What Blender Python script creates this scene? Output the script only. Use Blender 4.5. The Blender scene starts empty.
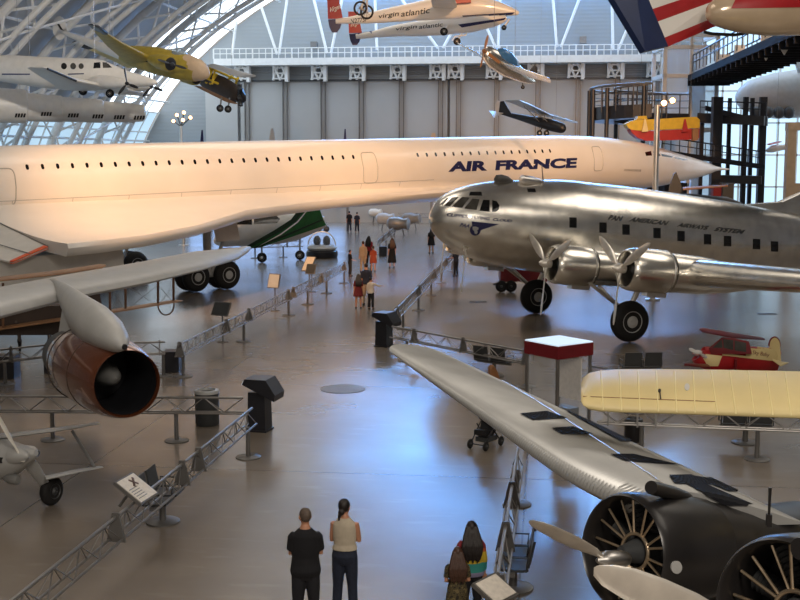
import bpy, math, random
from mathutils import Vector, Matrix, Euler
from mathutils.bvhtree import BVHTree
random.seed(7)
S = bpy.context.scene
COL = S.collection
V = Vector
PI = math.pi
sin, cos, rad = math.sin, math.cos, math.radians

# ------------------------------------------------------------------ camera
F = 1180.0
H = 6.4
PITCH = math.atan(145.0 / F)
YAW = rad(7.0)
cf = V((-sin(YAW) * cos(PITCH), cos(YAW) * cos(PITCH), -sin(PITCH)))
cr = V((cos(YAW), sin(YAW), 0))
cu = cr.cross(cf)
EYE = V((0, 0, H))
fh = V((-sin(YAW), cos(YAW), 0))
cam_d = bpy.data.cameras.new('camera')
cam_d.sensor_width = 36
cam_d.lens = 36 * F / 800
cam_d.clip_end = 500
cam = bpy.data.objects.new('camera', cam_d)
COL.objects.link(cam)
cam.matrix_world = Matrix(((cr.x, cu.x, -cf.x, 0), (cr.y, cu.y, -cf.y, 0), (cr.z, cu.z, -cf.z, H), (0, 0, 0, 1)))
S.camera = cam


def ray(px, py):
    return cf + cr * ((px - 400) / F) + cu * ((300 - py) / F)


def G(px, py, z=0.0):
    """point of a sight line on the level z"""
    d = ray(px, py)
    return EYE + d * ((z - H) / d.z)


def P(px, py, dist):
    """point of a sight line at a horizontal distance ahead"""
    d = ray(px, py)
    return EYE + d * (dist / d.dot(fh))


def CX(x, zf, z=0.0):
    """metres right of / ahead of the viewpoint"""
    return cr * x + fh * zf + V((0, 0, z))


def lin(c):
    return tuple((v / 12.92 if v <= 0.04045 else ((v + 0.055) / 1.055) ** 2.4) for v in c)


def rgb(r, g, b):
    return lin((r / 255, g / 255, b / 255))


# ------------------------------------------------------------------ materials
def mat(name, col, rough=0.5, metal=0.0, var=0.12, scale=3.0, bump=0.0, bscale=40.0, coat=0.0, spec=0.5, stretch=(1, 1, 1)):
    m = bpy.data.materials.new(name)
    m.use_nodes = True
    nt = m.node_tree
    b = nt.nodes['Principled BSDF']
    tc = nt.nodes.new('ShaderNodeTexCoord')
    mp = nt.nodes.new('ShaderNodeMapping')
    mp.inputs['Scale'].default_value = stretch
    nt.links.new(tc.outputs['Object'], mp.inputs['Vector'])
    nz = nt.nodes.new('ShaderNodeTexNoise')
    nz.inputs['Scale'].default_value = scale
    nz.inputs['Detail'].default_value = 5
    nt.links.new(mp.outputs['Vector'], nz.inputs['Vector'])
    rp = nt.nodes.new('ShaderNodeValToRGB')
    rp.color_ramp.elements[0].position = 0.3
    rp.color_ramp.elements[1].position = 0.7
    rp.color_ramp.elements[0].color = (*[max(0, c * (1 - var)) for c in col], 1)
    rp.color_ramp.elements[1].color = (*[min(1, c * (1 + var)) for c in col], 1)
    nt.links.new(nz.outputs['Fac'], rp.inputs['Fac'])
    nt.links.new(rp.outputs['Color'], b.inputs['Base Color'])
    b.inputs['Roughness'].default_value = rough
    b.inputs['Metallic'].default_value = metal
    b.inputs['Coat Weight'].default_value = coat
    b.inputs['Specular IOR Level'].default_value = spec
    if bump > 0:
        n2 = nt.nodes.new('ShaderNodeTexNoise')
        n2.inputs['Scale'].default_value = bscale
        nt.links.new(mp.outputs['Vector'], n2.inputs['Vector'])
        bp = nt.nodes.new('ShaderNodeBump')
        bp.inputs['Strength'].default_value = bump
        bp.inputs['Distance'].default_value = 0.05
        nt.links.new(n2.outputs['Fac'], bp.inputs['Height'])
        nt.links.new(bp.outputs['Normal'], b.inputs['Normal'])
    return m


def glow(name, col, strength):
    m = bpy.data.materials.new(name)
    m.use_nodes = True
    nt = m.node_tree
    b = nt.nodes['Principled BSDF']
    b.inputs['Base Color'].default_value = (0.2, 0.2, 0.2, 1)
    b.inputs['Emission Color'].default_value = (*col, 1)
    tc = nt.nodes.new('ShaderNodeTexCoord')
    nz = nt.nodes.new('ShaderNodeTexNoise')
    nz.inputs['Scale'].default_value = 0.15
    nt.links.new(tc.outputs['Object'], nz.inputs['Vector'])
    mr = nt.nodes.new('ShaderNodeMapRange')
    mr.inputs['To Min'].default_value = strength * 0.7
    mr.inputs['To Max'].default_value = strength * 1.3
    nt.links.new(nz.outputs['Fac'], mr.inputs['Value'])
    nt.links.new(mr.outputs['Result'], b.inputs['Emission Strength'])
    return m


def glass(name, col=(0.9, 0.95, 1.0), alpha=0.25, rough=0.05):
    m = bpy.data.materials.new(name)
    m.use_nodes = True
    nt = m.node_tree
    out = nt.nodes['Material Output']
    b = nt.nodes['Principled BSDF']
    b.inputs['Base Color'].default_value = (*col, 1)
    b.inputs['Roughness'].default_value = rough
    tr = nt.nodes.new('ShaderNodeBsdfTransparent')
    mx = nt.nodes.new('ShaderNodeMixShader')
    mx.inputs['Fac'].default_value = alpha
    nt.links.new(tr.outputs[0], mx.inputs[1])
    nt.links.new(b.outputs[0], mx.inputs[2])
    nt.links.new(mx.outputs[0], out.inputs['Surface'])
    return m


MT = {}
MT['white'] = mat('white_paint', rgb(236, 232, 226), 0.3, 0, 0.03, 0.6, coat=0.3)
MT['offwhite'] = mat('off_white_paint', rgb(215, 212, 206), 0.4, 0, 0.05)
MT['ltgrey'] = mat('light_grey_paint', rgb(178, 178, 176), 0.4, 0, 0.06)
MT['wingwhite'] = mat('satin_white_wing', rgb(226, 222, 212), 0.45, 0, 0.05, 0.5)
MT['grey'] = mat('mid_grey_paint', rgb(128, 128, 126), 0.45, 0, 0.1)
MT['dgrey'] = mat('dark_grey_paint', rgb(62, 64, 66), 0.45, 0, 0.12)
MT['black'] = mat('black_paint', rgb(26, 26, 29), 0.4, 0, 0.2)
MT['rubber'] = mat('tyre_rubber', rgb(24, 23, 23), 0.75, 0, 0.15)
MT['navy'] = mat('navy_paint', rgb(32, 34, 84), 0.35, 0, 0.08)
MT['blue'] = mat('flag_blue_paint', rgb(24, 42, 84), 0.35, 0, 0.1)
MT['red'] = mat('red_paint', rgb(168, 28, 34), 0.35, 0, 0.1)
MT['dred'] = mat('dark_red_paint', rgb(112, 20, 28), 0.35, 0, 0.12)
MT['orange'] = mat('orange_paint', rgb(224, 96, 52), 0.45, 0, 0.1)
MT['green'] = mat('green_paint', rgb(20, 92, 38), 0.35, 0, 0.15)
MT['dgreen'] = mat('dark_green_paint', rgb(10, 46, 24), 0.35, 0, 0.15)
MT['yellow'] = mat('yellow_paint', rgb(206, 172, 40), 0.4, 0, 0.12)
MT['olive'] = mat('golden_yellow_fabric', rgb(166, 144, 54), 0.5, 0, 0.15)
MT['cream'] = mat('cream_doped_fabric', rgb(228, 208, 150), 0.45, 0, 0.06, 1.2)
MT['creamrib'] = mat('pale_cream_rib_tape', rgb(246, 230, 172), 0.45, 0, 0.04)
MT['chrome'] = mat('polished_aluminium', (0.86, 0.83, 0.76), 0.27, 1.0, 0.14, 2.2, bump=0.10, bscale=1.6)
MT['brushed'] = mat('dull_aluminium', (0.62, 0.60, 0.57), 0.34, 1.0, 0.1, 2.0)
MT['steel'] = mat('grey_rail_steel', rgb(140, 137, 134), 0.35, 0.7, 0.1)
MT['panel'] = mat('grey_panel_metal', rgb(112, 110, 108), 0.4, 0.4, 0.1)
MT['dsteel'] = mat('dark_painted_steel', rgb(38, 38, 44), 0.4, 0.2, 0.15)
MT['copper'] = mat('copper_brown_metal_paint', rgb(122, 68, 42), 0.18, 0.55, 0.12, 2.0, coat=0.5)
MT['brown'] = mat('brown_wood', rgb(98, 66, 42), 0.5, 0, 0.2)
MT['tanwood'] = mat('tan_varnished_wood', rgb(142, 104, 72), 0.45, 0, 0.15)
MT['khaki'] = mat('khaki_linen', rgb(122, 98, 76), 0.7, 0, 0.12)
MT['dbrown'] = mat('dark_brown_fabric', rgb(58, 46, 38), 0.6, 0, 0.15)
MT['truss'] = mat('white_tube_steel', rgb(212, 212, 210), 0.5, 0, 0.05)
MT['ribdark'] = mat('pushrod_steel', (0.66, 0.52, 0.36), 0.35, 0.9, 0.15, 8)
MT['glass'] = glass('clear_glass', (0.85, 0.92, 1.0), 0.10)
MT['paleglass'] = glass('pale_glass', (0.75, 0.85, 0.95), 0.4)
MT['tint'] = glass('tinted_glass', (0.25, 0.33, 0.42), 0.6)
MT['blueglass'] = mat('blue_canopy_glass', rgb(60, 110, 168), 0.08, 0, 0.3, 2)
MT['win'] = mat('dark_window_glass', rgb(22, 22, 24), 0.06, 0, 0.2)
MT['winl'] = mat('grey_window_glass', rgb(74, 72, 68), 0.08, 0, 0.3, 3)
MT['flood'] = glow('flood_lamp_glow', (1.0, 0.50, 0.22), 9)
MT['screen'] = glow('lit_white_panel', (0.75, 0.88, 1.0), 0.75)
MT['poster'] = mat('printed_panel', rgb(226, 218, 206), 0.5, 0, 0.1, 14)
MT['photo'] = mat('dark_print', rgb(88, 66, 60), 0.5, 0, 0.6, 9)
MT['seatv'] = mat('dark_seat_vinyl', rgb(58, 60, 62), 0.4, 0, 0.12)


def corrugated():
    m = mat('corrugated_duralumin', rgb(182, 182, 180), 0.38, 0.35, 0.1, 1.2)
    return m


MT['corr'] = corrugated()
MT['beige'] = mat('beige_paint', rgb(196, 170, 140), 0.5, 0, 0.08)
MT['tan'] = mat('glossy_tan_paint', rgb(206, 184, 156), 0.18, 0.2, 0.06, coat=0.4)
MT['matblack'] = mat('matt_black_marking', rgb(30, 31, 36), 0.8, 0, 0.2, spec=0.2)
MT['cowl'] = mat('satin_black_cowling', rgb(36, 34, 34), 0.32, 0, 0.2, 2.0)
MT['prop'] = mat('bare_metal_propeller', (0.84, 0.79, 0.71), 0.3, 0.6, 0.12, 4)


# ------------------------------------------------------------------ mesh helper
def frame(d):
    d = d.normalized()
    a = V((0, 0, 1)) if abs(d.z) < 0.95 else V((0, 1, 0))
    u = d.cross(a).normalized()
    return u, u.cross(d).normalized()


ROOTM = {}


class MB:
    def __init__(s, M=None):
        s.v, s.f, s.M = [], [], M

    def add(s, vs, fs):
        n = len(s.v)
        for p in vs:
            p = V(p)
            s.v.append(s.M @ p if s.M is not None else p)
        for f in fs:
            s.f.append(tuple(i + n for i in f))
        return s

    def hexa(s, p):
        return s.add(p, [(3, 2, 1, 0), (4, 5, 6, 7), (0, 1, 5, 4), (1, 2, 6, 5), (2, 3, 7, 6), (3, 0, 4, 7)])

    def box(s, c, size, rot=None):
        x, y, z = size[0] / 2, size[1] / 2, size[2] / 2
        p = [V(q) for q in ((-x, -y, -z), (x, -y, -z), (x, y, -z), (-x, y, -z), (-x, -y, z), (x, -y, z), (x, y, z), (-x, y, z))]
        if rot is not None:
            p = [rot @ q for q in p]
        return s.hexa([q + V(c) for q in p])

    def loft(s, rings, cap=True, closed=False):
        n = len(rings[0])
        vs = [p for r in rings for p in r]
        fs = []
        m = len(rings)
        for i in range(m if closed else m - 1):
            a, b = i * n, ((i + 1) % m) * n
            for j in range(n):
                k = (j + 1) % n
                fs.append((a + j, a + k, b + k, b + j))
        if cap and not closed:
            fs.append(tuple(range(n - 1, -1, -1)))
            fs.append(tuple((m - 1) * n + j for j in range(n)))
        return s.add(vs, fs)

    def tube(s, p0, p1, r0, r1=None, n=10, cap=True):
        p0, p1 = V(p0), V(p1)
        r1 = r0 if r1 is None else r1
        u, w = frame(p1 - p0)
        A = [(cos(2 * PI * j / n), sin(2 * PI * j / n)) for j in range(n)]
        return s.loft([[p0 + (u * a + w * b) * r0 for a, b in A], [p1 + (u * a + w * b) * r1 for a, b in A]], cap)

    def path(s, pts, r, n=8, closed=False):
        pts = [V(p) for p in pts]
        m = len(pts)
        rr = r if isinstance(r, (list, tuple)) else [r] * m
        rings = []
        pu = None
        for i, p in enumerate(pts):
            if closed:
                d = pts[(i + 1) % m] - pts[i - 1]
            else:
                d = pts[min(i + 1, m - 1)] - pts[max(i - 1, 0)]
            d.normalize()
            if pu is None:
                u, w = frame(d)
            else:
                u = (pu - d * pu.dot(d)).normalized()
                w = u.cross(d)
            pu = u
            rings.append([p + (u * cos(2 * PI * j / n) + w * sin(2 * PI * j / n)) * rr[i] for j in range(n)])
        return s.loft(rings, not closed, closed)

    def ell(s, c, r, n=16, m=10, rot=None):
        c = V(c)
        rings = []
        for i in range(m + 1):
            t = PI * min(max(i / m, 0.02), 0.98)
            q = [V((r[0] * sin(t) * cos(2 * PI * j / n), r[1] * sin(t) * sin(2 * PI * j / n), -r[2] * cos(t))) for j in range(n)]
            if rot is not None:
                q = [rot @ k for k in q]
            rings.append([c + k for k in q])
        return s.loft(rings)

    def lathe(s, p0, axis, prof, n=32, cap=True):
        p0, axis = V(p0), V(axis).normalized()
        u, w = frame(axis)
        return s.loft([[p0 + axis * d + (u * cos(2 * PI * j / n) + w * sin(2 * PI * j / n)) * r for j in range(n)] for d, r in prof], cap)

    def torus(s, c, axis, R, r, n=28, m=10):
        u, w = frame(V(axis))
        return s.path([V(c) + (u * cos(2 * PI * i / n) + w * sin(2 * PI * i / n)) * R for i in range(n)], r, m, True)

    def prism(s, poly, vec):
        poly = [V(p) for p in poly]
        vec = V(vec)
        n = len(poly)
        vs = poly + [p + vec for p in poly]
        fs = [tuple(range(n - 1, -1, -1)), tuple(range(n, 2 * n))]
        for i in range(n):
            k = (i + 1) % n
            fs.append((i, k, n + k, n + i))
        return s.add(vs, fs)

    def wing(s, secs, n=9):
        """secs: (le, te, thickness) from root to tip"""
        prof = [(0, 0)] + [((1 - cos(PI * i / (2 * n))) , 0) for i in range(1, n + 1)]
        xs = [0, .012, .05, .12, .22, .35, .5, .65, .8, .92, 1]
        th = [0, .32, .62, .85, .97, 1.0, .92, .74, .46, .2, .02]
        rings = []
        for le, te, t in secs:
            le, te = V(le), V(te)
            up = V((0, 0, 1))
            ch = te - le
            nrm = (up - ch * up.dot(ch) / max(ch.length_squared, 1e-9)).normalized()
            ring = [le + ch * x + nrm * (t * 0.62 * h) for x, h in zip(xs, th)]
            ring += [le + ch * x - nrm * (t * 0.38 * h) for x, h in list(zip(xs, th))[-1:0:-1]]
            rings.append(ring)
        return s.loft(rings)

    def build(s, name, material, parent=None, smooth=True, ang=35):
        me = bpy.data.meshes.new(name)
        inv = None
        if parent is not None:
            inv = ROOTM[parent.name].inverted()
        vs = [inv @ p for p in s.v] if inv is not None else s.v
        me.from_pydata([tuple(p) for p in vs], [], s.f)
        me.materials.append(MT[material] if isinstance(material, str) else material)
        me.validate()
        fix_normals(me)
        if smooth:
            me.polygons.foreach_set('use_smooth', [True] * len(me.polygons))
            me.set_sharp_from_angle(angle=rad(ang))
        o = bpy.data.objects.new(name, me)
        COL.objects.link(o)
        if parent is not None:
            o.parent = parent
            ROOTM[o.name] = ROOTM[parent.name]
        else:
            ROOTM[o.name] = Matrix()
        return o


import bmesh


def fix_normals(me):
    bm = bmesh.new()
    bm.from_mesh(me)
    bmesh.ops.recalc_face_normals(bm, faces=bm.faces)
    bm.to_mesh(me)
    bm.free()


def thing(name, label, cat, loc=(0, 0, 0), M=None, group=None):
    o = bpy.data.objects.new(name, None)
    o.empty_display_size = 0.2
    COL.objects.link(o)
    M = Matrix.Translation(V(loc)) if M is None else M
    o.matrix_world = M
    ROOTM[o.name] = M
    o['label'] = label
    o['category'] = cat
    if group:
        o['group'] = group
    return o


def tag(o, label, cat, group=None, kind=None):
    o['label'] = label
    o['category'] = cat
    if group:
        o['group'] = group
    if kind:
        o['kind'] = kind
    return o


def struct(o):
    o['kind'] = 'structure'
    return o


def heading(loc, ang, pitch=0.0, bank=0.0):
    """x nose, y left, z up; pitch>0 nose up; bank>0 left wing up"""
    return Matrix.Translation(V(loc)) @ Matrix.Rotation(ang, 4, 'Z') @ Matrix.Rotation(-pitch, 4, 'Y') @ Matrix.Rotation(bank, 4, 'X')


def bvh(obs):
    vs, fs = [], []
    for o in (obs if isinstance(obs, (list, tuple)) else [obs]):
        M = ROOTM[o.name]
        n = len(vs)
        vs += [M @ v.co for v in o.data.vertices]
        fs += [tuple(i + n for i in p.vertices) for p in o.data.polygons]
    return BVHTree.FromPolygons(vs, fs)


def hit(tree, px, py, off=0.012):
    d = ray(px, py).normalized()
    loc, nrm, idx, dist = tree.ray_cast(EYE, d)
    if loc is None:
        return None
    if nrm.dot(d) > 0:
        nrm = -nrm
    return loc + nrm * off, nrm


def decal(mb, tree, poly, off=0.012, thick=0.03):
    """a thin plate that follows the surface, outline given on the sight lines"""
    n = len(poly)
    cx = sum(q[0] for q in poly) / n
    cy = sum(q[1] for q in poly) / n
    fine = []
    for i in range(n):
        a, b = poly[i], poly[(i + 1) % n]
        k = 3 if n < 8 else 1
        for j in range(k):
            fine.append((a[0] + (b[0] - a[0]) * j / k, a[1] + (b[1] - a[1]) * j / k))
    n = len(fine)
    vs = []
    low = []
    for f in (1.0, .6, .25):
        for x, y in fine:
            h = hit(tree, cx + (x - cx) * f, cy + (y - cy) * f, off)
            if h is None:
                return False
            vs.append(h[0])
            if f == 1.0:
                low.append(h[0] - h[1] * thick)
    fs = []
    for r in range(2):
        for i in range(n):
            k = (i + 1) % n
            fs.append((r * n + i, r * n + k, (r + 1) * n + k, (r + 1) * n + i))
    fs.append(tuple(range(2 * n, 3 * n)))
    fs += [(i, 3 * n + i, 3 * n + (i + 1) % n, (i + 1) % n) for i in range(n)]
    mb.add(vs + low, fs)
    return True


def decal_grid(mb, tree, q, nu=8, nv=4, off=0.012):
    """four corners (px) -> plate following a curved surface"""
    g = []
    for i in range(nu + 1):
        for j in range(nv + 1):
            a, b = i / nu, j / nv
            x = (1 - a) * ((1 - b) * q[0][0] + b * q[3][0]) + a * ((1 - b) * q[1][0] + b * q[2][0])
            y = (1 - a) * ((1 - b) * q[0][1] + b * q[3][1]) + a * ((1 - b) * q[1][1] + b * q[2][1])
            g.append(hit(tree, x, y, off))
    n0 = len(mb.v)
    vs, ix = [], {}
    for k, h in enumerate(g):
        if h:
            ix[k] = len(vs)
            vs.append(h[0])
    fs = []
    for i in range(nu):
        for j in range(nv):
            k = [i * (nv + 1) + j, (i + 1) * (nv + 1) + j, (i + 1) * (nv + 1) + j + 1, i * (nv + 1) + j + 1]
            if all(a in ix for a in k):
                fs.append(tuple(ix[a] for a in k))
    if fs:
        mb.add(vs, fs)


def text2d(txt, bold=0.0, shear=0.0):
    """flat lettering mesh normalised to x 0..1, y 0..1"""
    cu_ = bpy.data.curves.new('lettering', 'FONT')
    cu_.body = txt
    cu_.offset = bold
    cu_.shear = shear
    cu_.resolution_u = 3
    ob = bpy.data.objects.new('lettering_tmp', cu_)
    COL.objects.link(ob)
    dg = bpy.context.evaluated_depsgraph_get()
    me = bpy.data.meshes.new_from_object(ob.evaluated_get(dg))
    vs = [v.co.copy() for v in me.vertices]
    fs = [tuple(p.vertices) for p in me.polygons]
    bpy.data.objects.remove(ob)
    bpy.data.curves.remove(cu_)
    bpy.data.meshes.remove(me)
    x0, x1 = min(v.x for v in vs), max(v.x for v in vs)
    y0, y1 = min(v.y for v in vs), max(v.y for v in vs)
    return [((v.x - x0) / (x1 - x0), (v.y - y0) / (y1 - y0)) for v in vs], fs


def letters(mb, tree, txt, q, bold=0.0, shear=0.0, off=0.02):
    """lettering wrapped on a surface; q = px corners bottom-left, bottom-right, top-right, top-left"""
    vs, fs = text2d(txt, bold, shear)
    out = []
    last = None
    for a, b in vs:
        x = (1 - b) * ((1 - a) * q[0][0] + a * q[1][0]) + b * ((1 - a) * q[3][0] + a * q[2][0])
        y = (1 - b) * ((1 - a) * q[0][1] + a * q[1][1]) + b * ((1 - a) * q[3][1] + a * q[2][1])
        h = hit(tree, x, y, off)
        out.append(h[0] if h else last)
        if h:
            last = h[0]
    if any(o is None for o in out):
        out = [o if o is not None else last for o in out]
    mb.add(out, fs)


def flat_letters(mb, txt, o, ux, uy, bold=0.0, shear=0.0):
    vs, fs = text2d(txt, bold, shear)
    mb.add([V(o) + V(ux) * a + V(uy) * b for a, b in vs], fs)


def wheel_parts(parent, c, axis, R, w, hubmat='brushed', name='wheel'):
    c, ax = V(c), V(axis).normalized()
    m = MB()
    k = R - w * 0.45
    m.lathe(c - ax * w / 2, ax, [(0, R * 0.5), (0, R * 0.72), (w * .08, R * 0.88), (w * 0.25, R * 0.97), (w * .5, R), (w * .75, R * .97), (w * .92, R * .88), (w, R * .72), (w, R * .5)], 28)
    t = m.build(name, 'rubber', parent)
    h = MB()
    h.lathe(c - ax * (w / 2 + 0.012), ax, [(0, R * .12), (-.02, R * .14), (0.0, R * .2), (.03, R * .42), (0, R * .52), (w + .024, R * .52), (w - .006, R * .42), (w + .024, R * .2), (w + .044, R * .14), (w + .024, R * .12)], 20)
    h.build('wheel_hub', hubmat, t)
    return t


def cables(parent, pts, top=27.0, r=0.012):
    for p in pts:
        m = MB()
        p = V(p)
        m.tube(p, V((p.x, p.y, top)), r, n=5)
        m.build('suspension_cable', 'steel', parent)


def bladeprop(parent, c, axis, R, n, a0, wid, material='prop', hubr=None, twist=0.5):
    c, ax = V(c), V(axis).normalized()
    u, w = frame(ax)
    hubr = hubr or R * 0.09
    hb = MB()
    hb.lathe(c - ax * hubr, ax, [(0, hubr * .9), (hubr, hubr), (hubr * 1.6, hubr * .9), (hubr * 2.4, hubr * .55), (hubr * 2.8, hubr * .1)], 16)
    hb.build('propeller_hub', material, parent)
    for k in range(n):
        t = a0 + 2 * PI * k / n
        d = u * cos(t) + w * sin(t)
        e = ax.cross(d)
        rings = []
        for q, ww, tt in ((.05, .3, .5), (.16, .34, .4), (.28, .75, .2), (.45, 1, .13), (.65, 1, .1), (.83, .85, .09), (.94, .6, .08), (1.0, .18, .06)):
            tw = twist * (1.2 - q)
            ce = e * cos(tw) + ax * sin(tw)
            cn = ax * cos(tw) - e * sin(tw)
            ring = []
            for j in range(12):
                an = 2 * PI * j / 12
                ring.append(c + d * (q * R) + ce * (cos(an) * wid / 2 * ww) + cn * (sin(an) * wid / 2 * tt))
            rings.append(ring)
        b = MB()
        b.loft(rings)
        b.build('propeller_blade', material, parent)


def fuselage_rings(st, n=36, ex=2.0):
    rings = []
    for x, zc, hw, hh in st:
        r = []
        for j in range(n):
            a = 2 * PI * j / n
            ca, sa = cos(a), sin(a)
            r.append(V((x, hw * math.copysign(abs(sa) ** (2 / ex), sa), zc + hh * math.copysign(abs(ca) ** (2 / ex), ca))))
        rings.append(r)
    return rings


def smooth_st(st, k=4):
    """denser stations by Catmull-Rom"""
    out = []
    m = len(st)
    for i in range(m - 1):
        p0, p1, p2, p3 = st[max(i - 1, 0)], st[i], st[i + 1], st[min(i + 2, m - 1)]
        for j in range(k):
            t = j / k
            x = p1[0] + (p2[0] - p1[0]) * t
            q = [x]
            for c in range(1, 4):
                d1 = (p2[c] - p0[c]) / (p2[0] - p0[0]) * (p2[0] - p1[0])
                d2 = (p3[c] - p1[c]) / (p3[0] - p1[0]) * (p2[0] - p1[0])
                a, b = p1[c], p2[c]
                h = (2 * t**3 - 3 * t**2 + 1) * a + (t**3 - 2 * t**2 + t) * d1 + (-2 * t**3 + 3 * t**2) * b + (t**3 - t**2) * d2
                q.append(max(h, 0.01) if c > 1 else h)
            out.append(tuple(q))
    out.append(st[-1])
    return out

# ------------------------------------------------------------------ the hangar shell
def PY(px, py, y):
    d = ray(px, py)
    return EYE + d * (y / d.y)


YE = 112.0
VC, VA, VB = 3.0, 43.6, 28.0


def floor_mat():
    m = bpy.data.materials.new('polished_concrete')
    m.use_nodes = True
    nt = m.node_tree
    L = nt.links
    b = nt.nodes['Principled BSDF']
    tc = nt.nodes.new('ShaderNodeTexCoord')

    def noise(scale, det=5, st=(1, 1, 1)):
        mp = nt.nodes.new('ShaderNodeMapping')
        mp.inputs['Scale'].default_value = st
        L.new(tc.outputs['Object'], mp.inputs['Vector'])
        n = nt.nodes.new('ShaderNodeTexNoise')
        n.inputs['Scale'].default_value = scale
        n.inputs['Detail'].default_value = det
        L.new(mp.outputs['Vector'], n.inputs['Vector'])
        return n
    n1 = noise(0.25, 8)
    rp = nt.nodes.new('ShaderNodeValToRGB')
    rp.color_ramp.elements[0].position = 0.3
    rp.color_ramp.elements[1].position = 0.72
    rp.color_ramp.elements[0].color = (*rgb(116, 106, 96), 1)
    rp.color_ramp.elements[1].color = (*rgb(142, 131, 118), 1)
    L.new(n1.outputs['Fac'], rp.inputs['Fac'])
    br = nt.nodes.new('ShaderNodeTexBrick')
    br.offset = 0.0
    br.inputs['Scale'].default_value = 1.0
    br.inputs['Mortar Size'].default_value = 0.018
    br.inputs['Brick Width'].default_value = 9.0
    br.inputs['Row Height'].default_value = 9.0
    br.inputs['Color1'].default_value = (1, 1, 1, 1)
    br.inputs['Color2'].default_value = (1, 1, 1, 1)
    br.inputs['Mortar'].default_value = (0.55, 0.55, 0.55, 1)
    mp = nt.nodes.new('ShaderNodeMapping')
    mp.inputs['Location'].default_value = (0.3, 4.0, 0)
    L.new(tc.outputs['Object'], mp.inputs['Vector'])
    L.new(mp.outputs['Vector'], br.inputs['Vector'])
    mx = nt.nodes.new('ShaderNodeMix')
    mx.data_type = 'RGBA'
    mx.blend_type = 'MULTIPLY'
    mx.inputs['Factor'].default_value = 1.0
    L.new(rp.outputs['Color'], mx.inputs['A'])
    L.new(br.outputs['Color'], mx.inputs['B'])
    # scuffs
    n3 = noise(1.4, 10, (0.6, 2.2, 1))
    r3 = nt.nodes.new('ShaderNodeValToRGB')
    r3.color_ramp.elements[0].position = 0.60
    r3.color_ramp.elements[1].position = 0.74
    r3.color_ramp.elements[0].color = (0, 0, 0, 1)
    r3.color_ramp.elements[1].color = (0.035, 0.035, 0.035, 1)
    L.new(n3.outputs['Fac'], r3.inputs['Fac'])
    m2 = nt.nodes.new('ShaderNodeMix')
    m2.data_type = 'RGBA'
    m2.blend_type = 'ADD'
    m2.inputs['Factor'].default_value = 1.0
    L.new(mx.outputs['Result'], m2.inputs['A'])
    L.new(r3.outputs['Color'], m2.inputs['B'])
    L.new(m2.outputs['Result'], b.inputs['Base Color'])
    n4 = noise(0.3, 1.5)
    mr = nt.nodes.new('ShaderNodeMapRange')
    mr.inputs['To Min'].default_value = 0.18
    mr.inputs['To Max'].default_value = 0.3
    L.new(n4.outputs['Fac'], mr.inputs['Value'])
    L.new(mr.outputs['Result'], b.inputs['Roughness'])
    n5 = noise(0.9, 2, (0.25, 2.0, 1))
    bp = nt.nodes.new('ShaderNodeBump')
    bp.inputs['Strength'].default_value = 0.10
    bp.inputs['Distance'].default_value = 0.05
    L.new(n5.outputs['Fac'], bp.inputs['Height'])
    L.new(bp.outputs['Normal'], b.inputs['Normal'])
    b.inputs['IOR'].default_value = 1.6
    b.inputs['Coat Weight'].default_value = 0.12
    b.inputs['Coat Roughness'].default_value = 0.2
    return m


MT['floor'] = floor_mat()


def siding(name, col, period, amt=0.3):
    m = mat(name, col, 0.55, 0, 0.05, 0.15)
    nt = m.node_tree
    b = nt.nodes['Principled BSDF']
    tc = nt.nodes.new('ShaderNodeTexCoord')
    w = nt.nodes.new('ShaderNodeTexWave')
    w.bands_direction = 'Z'
    w.inputs['Scale'].default_value = period
    nt.links.new(tc.outputs['Object'], w.inputs['Vector'])
    bp = nt.nodes.new('ShaderNodeBump')
    bp.inputs['Strength'].default_value = amt
    bp.inputs['Distance'].default_value = 0.1
    nt.links.new(w.outputs['Fac'], bp.inputs['Height'])
    nt.links.new(bp.outputs['Normal'], b.inputs['Normal'])
    return m


MT['siding'] = siding('blue_grey_siding', rgb(138, 143, 146), 0.9, 0.08)
MT['doorp'] = mat('hangar_door_sheet', rgb(168, 168, 167), 0.5, 0, 0.03, 0.4)
MT['lintel'] = siding('grey_lintel_sheet', rgb(128, 132, 134), 1.5)
MT['vault'] = siding('vault_sheet', rgb(168, 170, 172), 0.5, 0.15)
MT['daylight'] = glow('daylight_glazing', (0.78, 0.9, 1.0), 2.6)
MT['daylow'] = glow('daylight_low_glazing', (0.55, 0.80, 1.0), 0.75)
MT['blueglow'] = glow('high_floor_sheen_glow', (0.12, 0.40, 1.0), 24.0)
MT['lowblueglow'] = glow('low_floor_sheen_glow', (0.30, 0.52, 1.0), 1.8)
MT['dayright'] = glow('daylight_right_glazing', (0.52, 0.78, 1.0), 1.15)

m = MB()
m.box((3, 45, -0.15), (96, 150, 0.3))
struct(m.build('floor', 'floor', smooth=False))


def vpt(th, y, inset=0.0):
    return V((VC - (VA - inset) * cos(th), y, max(0, (VB - inset) * sin(th))))


def vault_strip(y0, y1, t0, t1, n, thick=0.25):
    m = MB()
    for i in range(n):
        a, b = t0 + (t1 - t0) * i / n, t0 + (t1 - t0) * (i + 1) / n
        m.hexa([vpt(a, y0), vpt(b, y0), vpt(b, y1), vpt(a, y1), vpt(a, y0, -thick), vpt(b, y0, -thick), vpt(b, y1, -thick), vpt(a, y1, -thick)])
    return m


YG = 98.5
TL = math.asin(10.5 / VB)
m = vault_strip(-28, YG, TL, PI, 44)
struct(m.build('ceiling', 'vault', ang=60))
m = vault_strip(YG, YE, TL, PI - 0.02, 40)
struct(m.build('window_1', 'daylight'))
m = vault_strip(52, YE, 0.02, TL, 6)
struct(m.build('window_2', 'daylow'))
m = vault_strip(-28, 52, 0.0, TL, 6)
struct(m.build('wall_west', 'vault'))

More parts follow.
